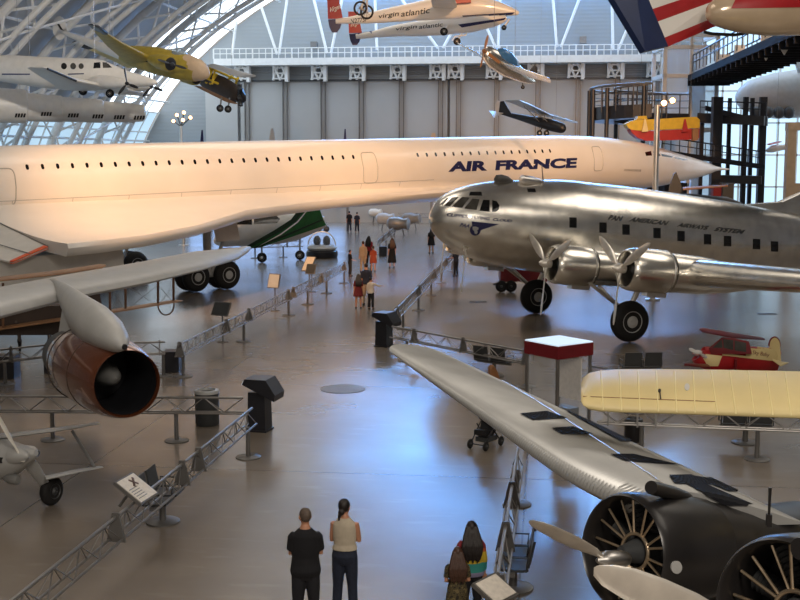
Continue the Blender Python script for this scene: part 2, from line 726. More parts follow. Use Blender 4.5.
# end wall, an arch-shaped sheet
arc = [vpt(PI * i / 40, YE + 0.5) for i in range(41)]
m = MB()
m.prism(arc, (0, 0.3, 0))
struct(m.build('wall_north', 'siding', smooth=False))
# unseen blue glowing band high in the end wall, added for floor reflections
m = MB()
m.prism([V((x, YE + 0.2, z)) for x, z in ((-22, 21.5), (12, 21.5), (12, 26.2), (3, 27.2), (-4, 26.6), (-14, 24.6))], (0, 0.25, 0))
struct(m.build('glow_panel_high', 'blueglow', smooth=False))
m = MB()
for x in range(-15, 12, 3):
    m.box((x, YE + 0.1, 24), (0.16, 0.2, 5.4))
struct(m.build('trim_1', 'truss', smooth=False))
# low blue glowing panels added behind the airliner to colour the floor's sheen
m = MB()
for q0, q1 in ((190, 345), (560, 690)):
    a_, b_ = PY(q0, 190, YE).x, PY(q1, 190, YE).x
    m.box(((a_ + b_) / 2, YE - .38, 4.0), (b_ - a_, 0.1, 5.0))
struct(m.build('glow_panel_low', 'lowblueglow', smooth=False))
# right hand glazing of the end wall
wa, wb = PY(700, 215, YE), PY(860, 20, YE)
m = MB()
m.box(((wa.x + wb.x) / 2, YE + 0.25, 9.5), (wb.x - wa.x, 0.2, 18))
struct(m.build('window_4', 'dayright', smooth=False))
m = MB()
for i in range(9):
    x = wa.x + (wb.x - wa.x) * i / 8
    m.box((x, YE + 0.05, 9.5), (0.16, 0.24, 18))
for k in range(7):
    m.box(((wa.x + wb.x) / 2, YE + 0.05, 0.6 + k * 2.9), (wb.x - wa.x, 0.24, 0.14))
struct(m.build('trim_2', 'truss', smooth=False))
for a, b in ((0.1, .9), (.35, .6), (.7, .2)):
    pass

# hangar door leaves
px_posts = [248, 286, 324, 362, 402, 441, 459, 497, 538, 578, 617, 656]
ZT = PY(400, 80, YE).z
xs = [PY(p, 100, YE).x for p in px_posts]
edges = [PY(240, 100, YE).x] + [PY(449, 100, YE).x] + [PY(700, 100, YE).x]
for i in range(2):
    m = MB()
    x0, x1 = edges[i] + 0.12, edges[i + 1] - 0.12
    m.box(((x0 + x1) / 2, YE - 0.05, ZT / 2), (x1 - x0, 0.5, ZT))
    struct(m.build('door_%d' % (i + 1), 'doorp', smooth=False))
m = MB()
x0 = PY(205, 100, YE).x
m.box(((x0 + edges[0]) / 2 - .1, YE + 0.1, ZT / 2), (edges[0] - x0 - .3, 0.3, ZT))
struct(m.build('wall_pier', 'doorp', smooth=False))
m = MB()
xa, xb = PY(238, 100, YE).x, PY(700, 100, YE).x
zl = PY(400, 66, YE).z
m.box(((xa + xb) / 2, YE - 0.05, (ZT + zl) / 2), (xb - xa, 0.4, zl - ZT))
struct(m.build('trim_3', 'lintel', smooth=False))
m = MB()
m.box(((xa + xb) / 2, YE - 0.4, ZT), (xb - xa, 0.25, 0.16))
struct(m.build('trim_4', 'dgrey', smooth=False))
# paired posts and brackets
m = MB()
k = MB()
for x in xs:
    for dx in (-0.2, 0.2):
        m.box((x + dx, YE - 0.45, (ZT + 7.7) / 2), (0.09, 0.2, ZT - 7.7 + 0.3))
    m.box((x, YE - 0.6, 7.7), (0.55, 0.4, 0.14))
    zb = ZT - 0.1
    for q in range(4):
        k.box((x - 0.25, YE - 0.9, zb + 0.25 + q * 0.5), (1.5 - .12 * q, 0.7, 0.1))
    for a, b in ((-1.0, -.3), (-.3, .45), (-.9, -.9), (.45, .45)):
        k.tube((x + a, YE - 1.1, zb + 1.8), (x + b, YE - 1.1, zb + .1), 0.12, n=6)
        k.tube((x + b, YE - 1.1, zb + 1.8), (x + a, YE - 1.1, zb + .1), 0.10, n=6)
    k.box((x + 0.35, YE - 1.0, zb + .9), (0.3, 0.8, 1.9))
struct(m.build('trim_5', 'panel', smooth=False))
struct(k.build('trim_6', 'truss', smooth=False))
# gallery beam with its rail on the end wall
z0, z1, z2 = PY(400, 64, YE - 2).z, PY(400, 57, YE - 2).z, PY(400, 47, YE - 2).z
m = MB()
xa = PY(214, 60, YE - 2).x
xb = PY(660, 60, YE - 2).x
m.box(((xa + xb) / 2, YE - 1.2, (z0 + z1) / 2), (xb - xa, 2.0, (z1 - z0)))
for z in (z2, (z1 + z2) / 2):
    m.tube((xa, YE - 2.1, z), (xb, YE - 2.1, z), 0.045, n=6)
n = 66
for i in range(n + 1):
    x = xa + (xb - xa) * i / n
    m.tube((x, YE - 2.1, z1), (x, YE - 2.1, z2), 0.04 if i % 3 else .07, n=6)
struct(m.build('trim_7', 'truss', smooth=False))
# raking tubes standing on the gallery
m = MB()
for (xt, yt, xb_, yb_) in ((239, 0, 232, 55), (259, 0, 277, 54), (287, 0, 279, 54), (314, 0, 327, 53), (342, 0, 331, 53), (375, 0, 377, 50), (402, 0, 438, 48), (470, 0, 443, 48), (474, 0, 496, 48), (500, 0, 498, 48), (553, 0, 557, 47), (579, 0, 561, 47), (612, 0, 613, 50), (640, 0, 618, 50)):
    a, b = PY(xt, yt - 30, YE - .6), PY(xb_, yb_, YE - 1.4)
    a2 = PY(xt + (xt - xb_) * 30 / max(yb_, 1), -30, YE - .6)
    m.tube(a2, b, 0.13, n=8)
struct(m.build('trim_8', 'truss'))
m = MB()
for p, q in ((314, 45), (583, 40)):
    c = PY(p, q, YE)
    m.box(c, (0.6, 0.5, 0.6))
struct(m.build('trim_9', 'panel', smooth=False))

# arch ribs of the vault
ribs = [YG - 9.5 * i for i in range(0, 12)]
for i, y in enumerate(ribs):
    m = MB()
    N = 44
    th = [0.02 + (PI - 0.04) * j / N for j in range(N + 1)]
    m.path([vpt(t, y, 0.6) for t in th], 0.32, 10)
    m.path([vpt(t, y - 0.9, 2.4) for t in th], 0.2, 8)
    m.path([vpt(t, y + 0.9, 2.4) for t in th], 0.2, 8)
    for j in range(0, N, 1):
        s = -0.9 if j % 2 else 0.9
        m.tube(vpt(th[j], y, 0.6), vpt(th[j + 1], y + s, 2.4), 0.09, n=6, cap=False)
        m.tube(vpt(th[j], y + s, 2.4), vpt(th[j + 1], y, .6), 0.09, n=6, cap=False)
        if j % 2 == 0:
            m.tube(vpt(th[j], y - .9, 2.4), vpt(th[j], y + .9, 2.4), 0.09, n=6, cap=False)
    o = struct(m.build('trim_%d' % (10 + i), 'truss'))
m = MB()
for j in range(1, 22):
    t = PI * j / 22
    m.tube(vpt(t, -28, 0.5), vpt(t, YE, 0.5), 0.1, n=6)
for j in range(2, 20):
    t = PI * j / 22
    for i in range(len(ribs) - 1):
        if (i + j) % 2:
            m.tube(vpt(t, ribs[i], .6), vpt(t + PI / 22, ribs[i + 1], .6), 0.07, n=6, cap=False)
        else:
            m.tube(vpt(t + PI / 22, ribs[i], 2.4), vpt(t, ribs[i + 1], 2.4), 0.09, n=6, cap=False)
struct(m.build('trim_30', 'truss'))
m = MB()
for y in [52 + 3 * i for i in range(21)]:
    m.path([vpt(t, y, 0.15) for t in [0.03 + (TL - .03) * j / 5 for j in range(6)]], 0.07, 6)
for j in range(6):
    t = 0.03 + (TL - .03) * j / 5
    m.tube(vpt(t, 52, .15), vpt(t, YE, .15), 0.07, n=6)
for y in (101.8, 105.1, 108.4):
    m.path([vpt(t, y, 0.15) for t in [TL + (PI - 2 * TL) * j / 30 for j in range(31)]], 0.08, 6)
struct(m.build('trim_31', 'truss'))

# grey disc laid on the floor in place of a reflection
g0 = G(343, 389)
m = MB()
m.lathe(g0 + V((0, 0, 0.0)), (0, 0, 1), [(0, 0.62), (0.012, 0.62), (0.014, 0.6)], 40)
tag(m.build('reflection_disc', 'grey'), 'round grey disc on the aisle floor, painted in for a reflection', 'reflection')

for px, py, lb in ((478, 302, 'dark narrow floor grating on the floor left of the silver airliner tyres'), (767, 314, 'dark narrow floor grating behind the tiny red aeroplane at right')):
    g0 = G(px, py)
    m = MB()
    m.box(g0 + V((0, 0, .006)), (.75, .35, .012), Matrix.Rotation(YAW, 3, 'Z'))
    for k in range(6):
        m.box(g0 + V((0, 0, .014)) + cr * (-.3 + .12 * k), (.03, .33, .012), Matrix.Rotation(YAW, 3, 'Z'))
    tag(m.build('floor_grating', 'dgrey', smooth=False), lb, 'grating')

# ------------------------------------------------------------------ lights
def area(name, loc, target, size, energy, col, sy=None):
    l = bpy.data.lights.new(name, 'AREA')
    l.energy = energy
    l.color = col
    l.size = size
    if sy:
        l.shape = 'RECTANGLE'
        l.size_y = sy
    o = bpy.data.objects.new(name, l)
    COL.objects.link(o)
    o.location = loc
    d = V(target) - V(loc)
    o.rotation_euler = d.to_track_quat('-Z', 'Y').to_euler()
    return o


def spot(name, loc, target, energy, col, ang=40, soft=0.8, r=0.4):
    l = bpy.data.lights.new(name, 'SPOT')
    l.energy = energy
    l.color = col
    l.spot_size = rad(ang)
    l.spot_blend = soft
    l.shadow_soft_size = r
    o = bpy.data.objects.new(name, l)
    COL.objects.link(o)
    o.location = loc
    d = V(target) - V(loc)
    o.rotation_euler = d.to_track_quat('-Z', 'Y').to_euler()
    return o


WARM = (1.0, 0.54, 0.25)
NEUT = (1.0, 0.90, 0.78)
w = bpy.data.worlds.new('hangar_air')
S.world = w
w.use_nodes = True
w.node_tree.nodes['Background'].inputs['Color'].default_value = (0.62, 0.56, 0.50, 1)
w.node_tree.nodes['Background'].inputs['Strength'].default_value = 0.6
for y in (14, 42, 70):
    area('high_bay_light', (-14, y, 24), (-14, y + 1, 0), 14.0, 1500, NEUT)
    area('high_bay_light', (18, y, 24), (18, y + 1, 0), 14.0, 1500, NEUT)
spot('unseen_flood', (-6, 26, 20), (-33, 74, 15), 30000, (1.0, 0.9, 0.8), 40, 0.9, 1.0)  # unseen fill spot added to brighten the vault and hanging aircraft
area('roof_uplight', (-8, 104, 17.5), (-8, 112, 21), 30.0, 500, (0.9, 0.95, 1.0), 1.0)
area('near_fill_light', (5, -3, 15), (4, 14, 1.5), 4.0, 1900, NEUT)  # unseen fill added overhead to brighten the near propellers and wing
# warm floods rigged under the roof, aimed at the airliners
spot('unseen_flood', (-14, 22, 19), CX(-8, 52, 5), 40000, WARM, 35)
spot('unseen_flood', (2, 22, 20), CX(4, 64, 6), 40000, WARM, 35)
spot('unseen_flood', (10, 30, 20), CX(16, 74, 6), 40000, WARM, 35)
S.view_settings.view_transform = 'Standard'
S.view_settings.look = 'None'
S.view_settings.exposure = 0.12
S.view_settings.gamma = 1.0
S.view_settings.use_curve_mapping = False

# ------------------------------------------------------------------ supersonic airliner
AC = math.atan(0.885)
CM = heading(CX(0, 63.2, 5.62), AC + YAW, math.atan(0.0227))
con = thing('supersonic_airliner', 'long white supersonic jet airliner with AIR FRANCE lettering across the hall', 'airliner', M=CM)
st = [(29.9 - s, zc, hw, hh) for s, zc, hw, hh in (
    (-1.2, -.93, .03, .03), (.5, -.83, .14, .17), (1.5, -.80, .33, .4), (3.5, -.72, .6, .74), (5.5, -.62, .85, 1.02), (7.4, -.5, 1.07, 1.3),
    (9.2, -.36, 1.25, 1.46), (11.5, -.2, 1.37, 1.56), (14, -.06, 1.42, 1.62), (18, 0, 1.44, 1.66), (30, 0, 1.44, 1.66), (45, 0, 1.44, 1.66), (55, .1, 1.3, 1.5), (64, .35, .6, .75), (70, .5, .1, .15))]
m = MB(CM)
m.loft(fuselage_rings(smooth_st(st, 5), 48))
cfus = m.build('fuselage', 'white', con, ang=60)
CT = bvh(cfus)


def cax(x, y, z=0.0):
    return CM @ V((x, y, z))


# wing (near half and far half)
LE = [(8, 1.0, -1.15), (4, 1.45, -1.2), (0, 1.65, -1.25), (-3, 1.9, -1.28), (-6, 2.4, -1.34), (-9, 3.1, -1.4), (-13, 4.6, -1.45), (-16.5, 6.3, -1.8), (-20, 8.4, -1.85), (-22, 9.2, -1.86), (-23.4, 9.3, -1.88)]
for sgn in (-1, 1):
    rings = []
    for x, y, z in LE:
        r = []
        N = 10
        zr = -0.62 if x < 2 else -0.62 - (x - 2) * .1
        for i in range(N + 1):
            a = i / N
            yy = 0.9 + (y - 0.9) * a
            zz = zr + (z + 0.16 - zr) * (1 - (1 - a) ** 1.9)
            r.append(V((x, sgn * yy, zz)))
        r.append(V((x, sgn * (y + .06), z)))
        r.append(V((x, sgn * (y - .1), z - 0.28)))
        for i in range(N, -1, -1):
            a = i / N
            yy = 0.8 + (y - 1.0) * a
            r.append(V((x, sgn * yy, -1.75 + (z - 0.3 + 1.75) * a)))
        rings.append(r)
    for x, y0 in ((-26, 10.6), (-30, 10.2)):
        z = -2.0
        r = []
        for i in range(N + 1):
            a = i / N
            r.append(V((x, sgn * (0.9 + (y0 - .9) * a), -.8 + (z + .1 + .8) * (1 - (1 - a) ** 1.9))))
        r.append(V((x, sgn * (y0 + .06), z)))
        r.append(V((x, sgn * (y0 - .1), z - .12)))
        for i in range(N, -1, -1):
            a = i / N
            r.append(V((x, sgn * (.8 + (y0 - 1) * a), -1.7 + (z - .2 + 1.7) * a)))
        if sgn == 1:
            rings.append(r)
        elif x == -26:
            q = [v.copy() for v in rings[-1]]
            for v in q:
                v.x = -23.6
            rings.append(q)
    m = MB(CM)
    m.loft(rings)
    cw = m.build('wing', 'white', con, ang=50)
    if sgn == -1:
        CW = bvh(cw)
# drooped trailing panels of the near wing
a, b, c, d, e = cax(-23.66, -7.9, -1.92), cax(-23.66, -1.6, -.9), cax(-24.3, -1.3, -.95), cax(-26.2, -1.5, -1.75), cax(-24.95, -7.8, -2.35)
m = MB()
m.prism([a, b, c, d, e], V((0, 0, -0.05)))
el = m.build('elevon', 'offwhite', con)
m = MB()
up = V((0, 0, 0.03))
ed = (e - a)
ins = (d - e).normalized() * 0.16
m.prism([a + up, e + up, e + up + ins, a + up + ins * 1.0 + (b - a).normalized() * .1], V((0, 0, -.1)))
m.build('orange_edge_strip', 'orange', el)
m = MB()
for p, q in ((0.5, 0.45),):
    m.tube(a + (e - a) * .0 + up, b + up, 0.02, n=5)
    m.tube((a + e) / 2 + up, (c + d) / 2 + up, 0.02, n=5)
m.build('panel_seam', 'grey', el)
# windows, doors, seams
CI = CM.inverted()


def cx_at(px, py):
    return (CI @ hit(CT, px, py, 0)[0]).x


wa_, wb_, wc_, wd_ = cx_at(28, 171), cx_at(354, 160), cx_at(418.5, 158), cx_at(551, 155)
WX = [wa_ + (wb_ - wa_) * i / 26 for i in range(27)] + [wc_ + (wd_ - wc_) * i / 16 for i in range(17)]



def cside(x, z, off=0.02):
    """point on the near side of the body at height z over the axis"""
    p0 = cax(x, -8, z)
    h = CT.ray_cast(p0, (CM.to_3x3() @ V((0, 1, 0))))
    return h[0] + h[1] * off, h[1]


def cpatch(m, x0, x1, z0, z1, off=0.015, thick=0.03, n=8, rnd=0.35):
    pts = []
    for i in range(n * 2):
        a = 2 * PI * i / (n * 2)
        k = rnd * 2
        ux = math.copysign(abs(cos(a)) ** k, cos(a))
        uz = math.copysign(abs(sin(a)) ** k, sin(a))
        pts.append(cside((x0 + x1) / 2 + ux * (x1 - x0) / 2, (z0 + z1) / 2 + uz * (z1 - z0) / 2, off))
    k = len(pts)
    vs = [p for p, _ in pts] + [p - q * thick for p, q in pts]
    m.add(vs, [tuple(range(k)), tuple(range(2 * k - 1, k - 1, -1))] + [(i, (i + 1) % k, k + (i + 1) % k, k + i) for i in range(k)])


for x in WX:
    m = MB()
    cpatch(m, x - .065, x + .065, .67, .88)
    m.build('window', 'win', con)
for px, w, h0, h1 in ((370.5, .95, -.55, .98), (598, .85, -.5, .95), (1, 1.05, -.75, .75)):
    tt = cx_at(px, 170)
    m = MB()
    pts = []
    for i in range(32):
        a = 2 * PI * i / 32
        ux = math.copysign(abs(cos(a)) ** .35, cos(a))
        uz = math.copysign(abs(sin(a)) ** .35, sin(a))
        pts.append(cside(tt + ux * w / 2, (h0 + h1) / 2 + uz * (h1 - h0) / 2, .01)[0])
    m.path(pts, 0.025, 6, True)
    m.build('door_outline', 'ltgrey', con)
m = MB()
for z in (-.55,):
    m.path([cside(-24 + i * 1.2, z - .0, .003)[0] for i in range(22)], .014, 5)
for i in range(9):
    m.path([cside(-22 + i * 2.6, z - .02 - .08 * k, .003)[0] for k in range(4)], .012, 5)
m.build('panel_seam', 'ltgrey', con)
# cockpit visor glazing
m = MB()
for q in ([(645, 152.2), (651, 151.0), (652, 155.6), (646, 155.8)], [(653, 151.6), (659, 153.2), (660.5, 156), (654, 155.7)], [(661, 153.8), (673, 156.4), (672, 157.6), (662, 156.2)], [(675, 157), (688, 160), (684, 160.2), (674, 158)]):
    decal(m, CT, q)
m.build('cockpit_window', 'win', con)
for wd, q in (('AIR', [(448, 171.8), (487, 170.6), (487, 160.6), (449, 161.6)]), ('FRANCE', [(495, 170.4), (577, 167.8), (577, 157.8), (495, 160.4)])):
    m = MB()
    letters(m, CT, wd, q, bold=0.052, shear=0.06)
    m.build('lettering', 'navy', con)
m = MB()
letters(m, CT, 'CONCORDE', [(624, 171), (641, 171.5), (641, 169.5), (624, 169)], bold=.01, shear=.2)
m.build('small_lettering', 'dgrey', con)
# engine nacelle under the near wing
m = MB(CM)
m.loft([[V((x, -6.9, z1)), V((x, -3.6, z1)), V((x, -3.6, z0)), V((x, -6.9, z0))] for x, z0, z1 in ((-20.2, -3.5, -2.35), (-23, -3.75, -2.3), (-34, -3.7, -2.3))])
n = m.build('engine_nacelle', 'offwhite', con, smooth=False)
m = MB(CM)
for y in (-5.95, -4.5):
    m.box((-20.3, y, -2.95), (0.3, 1.1, .75))
m.build('air_intake', 'black', n, smooth=False)
# undercarriage
axd = (CM.to_3x3() @ V((0, 1, 0)))
fx = (CM.to_3x3() @ V((1, 0, 0)))
fx.z = 0
fx.normalize()
axd.z = 0
axd.normalize()
for (px, py) in ((208, 290), (118, 279)):
    g = G(px, py)
    lg = MB()
    top = V((g.x, g.y, 3.9))
    lg.tube(g + V((0, 0, .72)), top, 0.17, .24, 12)
    lg.tube(g + V((0, 0, .72)) + fx * .2, top + fx * 1.6, 0.09, n=8)
    lg.tube(g + V((0, 0, .72)) - fx * .85, g + V((0, 0, .72)) + fx * .85, 0.12, n=8)
    leg = lg.build('landing_gear', 'ltgrey', con)
    for s in (-.86, .86):
        for t in (-.34, .34):
            wheel_parts(leg, g + V((0, 0, .71)) + fx * s + axd * t, axd, .71, .44, 'ltgrey')
    d = MB()
    d.box(g + V((0, 0, 3.0)) - axd * 1.0 + fx * .4, (0.07, 1.3, 1.3), Matrix.Rotation(AC + YAW + PI / 2, 3, 'Z') @ Matrix.Rotation(.35, 3, 'Y'))
    d.build('gear_door', 'offwhite', con, smooth=False)

# ------------------------------------------------------------------ silver four engined propeller airliner
BM = heading(CX(6.8, 44.4, 3.62), math.radians(180 + 19.5) + YAW, rad(6.3))
bo = thing('propeller_airliner', 'polished silver propeller airliner with rounded nose and PAN AMERICAN lettering', 'airliner', M=BM)
st = [(6.12, -.12, .05, .05), (6.05, -.12, .25, .28), (5.85, -.08, .5, .62), (5.4, -.06, .80, .95), (4.7, -.08, 1.10, 1.26), (3.7, -.06, 1.36, 1.5), (2.4, -.05, 1.57, 1.66), (1, 0, 1.71, 1.76), (0, 0, 1.74, 1.78), (-3, .02, 1.72, 1.76), (-6, .08, 1.55, 1.6), (-9, .25, 1.22, 1.28), (-12, .5, .8, .85), (-14.2, .7, .42, .45), (-15.8, .85, .12, .14)]
m = MB(BM)
m.loft(fuselage_rings(smooth_st(st, 5), 48))
bfus = m.build('fuselage', 'chrome', bo, ang=60)
BT = bvh(bfus)
m = MB(BM)
m.wing([((1.3, 0.5, -1.4), (-4.3, .5, -1.3), 1.15), ((0.9, 3.5, -1.3), (-2.8, 3.5, -1.15), .95), ((.4, 8, -1.0), (-2.0, 8, -1.0), .86), ((-.2, 13, -.75), (-1.4, 13, -.68), .64), ((-.5, 15.8, -.35), (-.9, 15.8, -.25), .2)])
bw = m.build('wing', 'chrome', bo)
m = MB(BM)
m.wing([((1.3, -.5, -1.4), (-4.3, -.5, -1.3), 1.15), ((.9, -3.5, -1.3), (-2.8, -3.5, -1.15), .95), ((-.2, -13, -.62), (-1.4, -13, -.5), .45), ((-.5, -15.8, -.35), (-.9, -15.8, -.25), .2)])
m.build('wing', 'chrome', bo)
m = MB(BM)
m.prism([V((-6.5, -.12, 1.5)), V((-9, -.12, 1.9)), V((-12.4, -.12, 3.6)), V((-14.2, -.12, 4.2)), V((-15.4, -.12, 3.8)), V((-15.8, -.12, .9)), V((-9, -.12, 1.0))], BM.to_3x3() @ V((0, .24, 0)))
m.build('tail_fin', 'chrome', bo)
for side in (1, -1):
    for yy, zz, xf in ((3.55, -1.22, 2.95), (7.4, -1.0, 2.35)):
        y = yy * side
        c = V((xf - 1.3, y, zz))
        m = MB(BM)
        R = .70
        m.lathe((xf - 1.55, y, zz), (1, 0, 0), [(0, R * .93), (.12, R * .99), (.5, R), (1.0, R * .99), (1.3, R * .96), (1.45, R * .9), (1.5, R * .82), (1.45, R * .77), (1.2, R * .75), (.6, R * .75)], 40, cap=False)
        nac = m.build('engine_cowling', 'chrome', bo, ang=50)
        m = MB(BM)
        m.lathe((xf - 1.6, y, zz), (-1, 0, 0), [(0, R * .9), (1.2, R * .86), (2.4, R * .66), (3.6, R * .35)], 32)
        m.build('nacelle', 'chrome', bo)
        m = MB(BM)
        m.torus((xf - 1.45, y, zz), (1, 0, 0), R * .975, .025, 36, 8)
        m.build('cowling_band', 'brushed', nac)
        m = MB(BM)
        m.lathe((xf - .95, y, zz), (1, 0, 0), [(0, R * .76), (.02, R * .74), (.04, .3), (.5, .22), (.62, .1)], 28)
        eng = m.build('engine_core', 'black', nac)
        m = MB(BM)
        for q in range(9):
            a = 2 * PI * q / 9
            m.tube((xf - .75, y + .2 * sin(a), zz + .2 * cos(a)), (xf - .75, y + .5 * sin(a), zz + .5 * cos(a)), .1, n=8)
        m.build('cylinder', 'dgrey', eng)
        m = MB(BM)
        m.box((xf - 1.2, y, zz - R * .98), (.7, .34, .22))
        m.build('oil_cooler_scoop', 'brushed', nac)
        hubw = BM @ V((xf + .12, y, zz))
        axw = BM.to_3x3() @ V((1, 0, 0))
        u, w_ = frame(axw)
        # one blade straight down
        dn = V((0, 0, -1))
        a0 = math.atan2(dn.dot(w_), dn.dot(u))
        bladeprop(bo, hubw, axw, 1.78, 3, a0, .27, 'prop', .16)
# undercarriage: wheel beneath each inner nacelle
for (px, py, R) in ((629, 342, .72), (536, 313.5, .70)):
    g = G(px, py)
    ay = BM.to_3x3() @ V((0, 1, 0))
    ay.z = 0
    ay.normalize()
    ax = BM.to_3x3() @ V((1, 0, 0))
    ax.z = 0
    ax.normalize()
    lg = MB()
    c = g + V((0, 0, R))
    sd = -1
    lg.tube(c - ay * .34, c - ay * .34 + V((0, 0, 1.5)) - ax * .75, .1, n=10)
    lg.tube(c - ay * .4, c + ay * .0, .08, n=8)
    lg.tube(c - ay * .34 + V((0, 0, .3)), c - ay * .34 + ax * 1.6 + V((0, 0, 1.5)), .06, n=8)
    lg.tube(c - ay * .34 + V((0, 0, .3)), c - ay * .9 + ax * 1.1 + V((0, 0, 1.5)), .05, n=8)
    leg = lg.build('landing_gear', 'brushed', bo)
    wheel_parts(leg, c, ay, R, .42, 'ltgrey')
# windows, cockpit glazing
for px, py in ((573, 222.5), (603, 227.5), (626, 229.5), (657, 233), (681, 236), (707.5, 239.2), (727.5, 241), (756.5, 244), (774.5, 246.3)):
    m = MB()
    decal(m, BT, [(px - 3.6, py - 5.2), (px + 3.6, py - 4.9), (px + 3.6, py + 5.4), (px - 3.6, py + 5.1)])
    m.build('window', 'win', bo)
m = MB()
cw_ = [[(440, 204.5), (446.5, 198.4), (448.5, 198), (442.5, 205)], [(444.5, 205.5), (452, 197.6), (458.5, 197), (450, 206.2)], [(452, 206.6), (462, 197), (469.5, 197.8), (462, 207.8)], [(464.2, 208.4), (472.5, 198.8), (479.5, 199.4), (476.5, 209.8)], [(479.5, 210.6), (483.2, 199.9), (489.6, 200.1), (489.6, 211.8)], [(492.2, 211.8), (492.2, 200.3), (496.5, 201.2), (499.5, 205.4), (498.6, 209.6), (496, 211.8)]]
for i, q in enumerate(cw_):
    m = MB()
    decal(m, BT, q)
    m.build('cockpit_window', 'winl' if i < 4 else 'win', bo)
for q in ([(470, 191.8), (481.5, 192), (482, 195.6), (469, 195.4)], [(527, 188.6), (535, 188.6), (536, 192), (528, 192)]):
    m = MB()
    decal(m, BT, q)
    m.build('roof_window', 'win', bo)
# dark blue cheat-line flash and round badge
m = MB()
decal_grid(m, BT, [(471.5, 221.3), (499, 224.2), (484, 229), (473.5, 233)], 6, 4, .012)
m.build('blue_flash', 'navy', bo)
m = MB()
decal(m, BT, [(475.2 + 5.4 * cos(2 * PI * i / 24), 230 + 5.4 * sin(2 * PI * i / 24)) for i in range(24)], .025, .03)
bd = m.build('round_badge', 'navy', bo)
m = MB()
decal(m, BT, [(472.5, 226.6), (475.5, 226.4), (478.5, 227.6), (478.2, 229.6), (476.8, 230), (477.8, 231.8), (476.4, 234), (474.6, 233.2), (474.2, 230.6), (472.6, 229.4)], .04, .03)
m.build('globe_emblem', 'ltgrey', bd)
for wd, q, c in (('PAA', [(459.5, 226.4), (469, 228), (470, 224.4), (460.5, 222.8)], 'navy'),
                 ('CLIPPER', [(447, 216.2), (468, 218.2), (468, 215.0), (447, 213.0)], 'navy'),
                 ('FLYING', [(471, 218.6), (490, 220.4), (490, 217.4), (471, 215.6)], 'navy'),
                 ('CLOUD', [(493, 220.8), (512, 222.4), (512, 219.6), (493, 217.8)], 'navy'),
                 ('PAN', [(608, 219.8), (622, 221.2), (623, 216.4), (609, 215)], 'dgrey'),
                 ('AMERICAN', [(629, 221.2), (667, 225.5), (669, 221.2), (631, 217)], 'dgrey'),
                 ('AIRWAYS', [(677, 226.6), (707, 230), (709, 226), (679, 222.6)], 'dgrey'),
                 ('SYSTEM', [(714, 230.8), (743, 234), (745, 230), (716, 227)], 'dgrey')):
    m = MB()
    letters(m, BT, wd, q, .025, .25, .03)
    m.build('lettering', c, bo)
# pieces on the roof: direction finder fairing, scoop, mast
m = MB()
b0 = P(501, 186, 43.0)
m.tube(b0 - V((0, 0, .35)), b0 + V((0, 0, .0)), .05, n=8)
q = V((0, 0, .22))
fxx = BM.to_3x3() @ V((-1, 0, 0))
m.loft([[b0 + q + fxx * x + (BM.to_3x3() @ V((0, r * cos(a), r * sin(a)))) for a in [2 * PI * j / 14 for j in range(14)]] for x, r in ((-.28, .02), (-.2, .16), (0, .2), (.25, .16), (.5, .02))])
m.build('loop_antenna_fairing', 'dgrey', bo)
b1 = P(530, 180.6, 43.2)
m = MB()
m.loft([[b1 + fxx * x + (BM.to_3x3() @ V((0, r * 1.2 * cos(a), r * sin(a)))) for a in [2 * PI * j / 14 for j in range(14)]] for x, r in ((-.4, .1), (-.3, .17), (0, .17), (.4, .1), (.6, .02))])
m.build('roof_scoop', 'brushed', bo)
b2 = P(543.5, 184, 43.2)
m = MB()
m.tube(b2 - V((0, 0, .1)), b2 + V((0, 0, .7)) - fxx * .08, .035, .012, 8)
m.build('antenna_mast', 'steel', bo)
m = MB()
b3 = hit(BT, 466.5, 249, 0)[0]
m.tube(b3, b3 + V((-.1, -.05, -.05)) , .03, n=6)
m.tube(b3 + V((-.1, -.05, .25)), b3 + V((0, -.1, -.3)), .035, n=8)
m.build('pitot_mast', 'prop', bo)

# ------------------------------------------------------------------ jet airliner wing with pod engine, near left
dz = thing('jet_airliner', 'grey swept jet airliner wing with copper brown engine pod reaching in at left', 'airliner', P(100, 330, 21))
m = MB()
secs = []
for (px, py, z, tx, ty, tz, t) in ((-60, 332, 3.5, -60, 306, 3.7, .5), (0, 316, 3.55, 0, 287, 3.72, .46), (77, 296, 3.62, 70, 274, 3.8, .42), (150, 282, 3.7, 140, 262, 3.88, .36), (200, 270, 3.78, 195, 251.5, 3.92, .3), (238, 258.5, 3.84, 236, 245.5, 3.96, .22), (248, 252, 3.88, 246, 246, 3.96, .14), (251, 248.6, 3.9, 250, 246.6, 3.95, .06)):
    le, te = G(px, py, z), G(tx, ty, tz)
    # keep the chord believable
    d = te - le
    lim = 3.6 if px < 230 else 2.2
    if d.length > lim:
        te = le + d.normalized() * lim
    secs.append((le, te, t * .72))
m.wing(secs)
m.build('wing', 'ltgrey', dz)
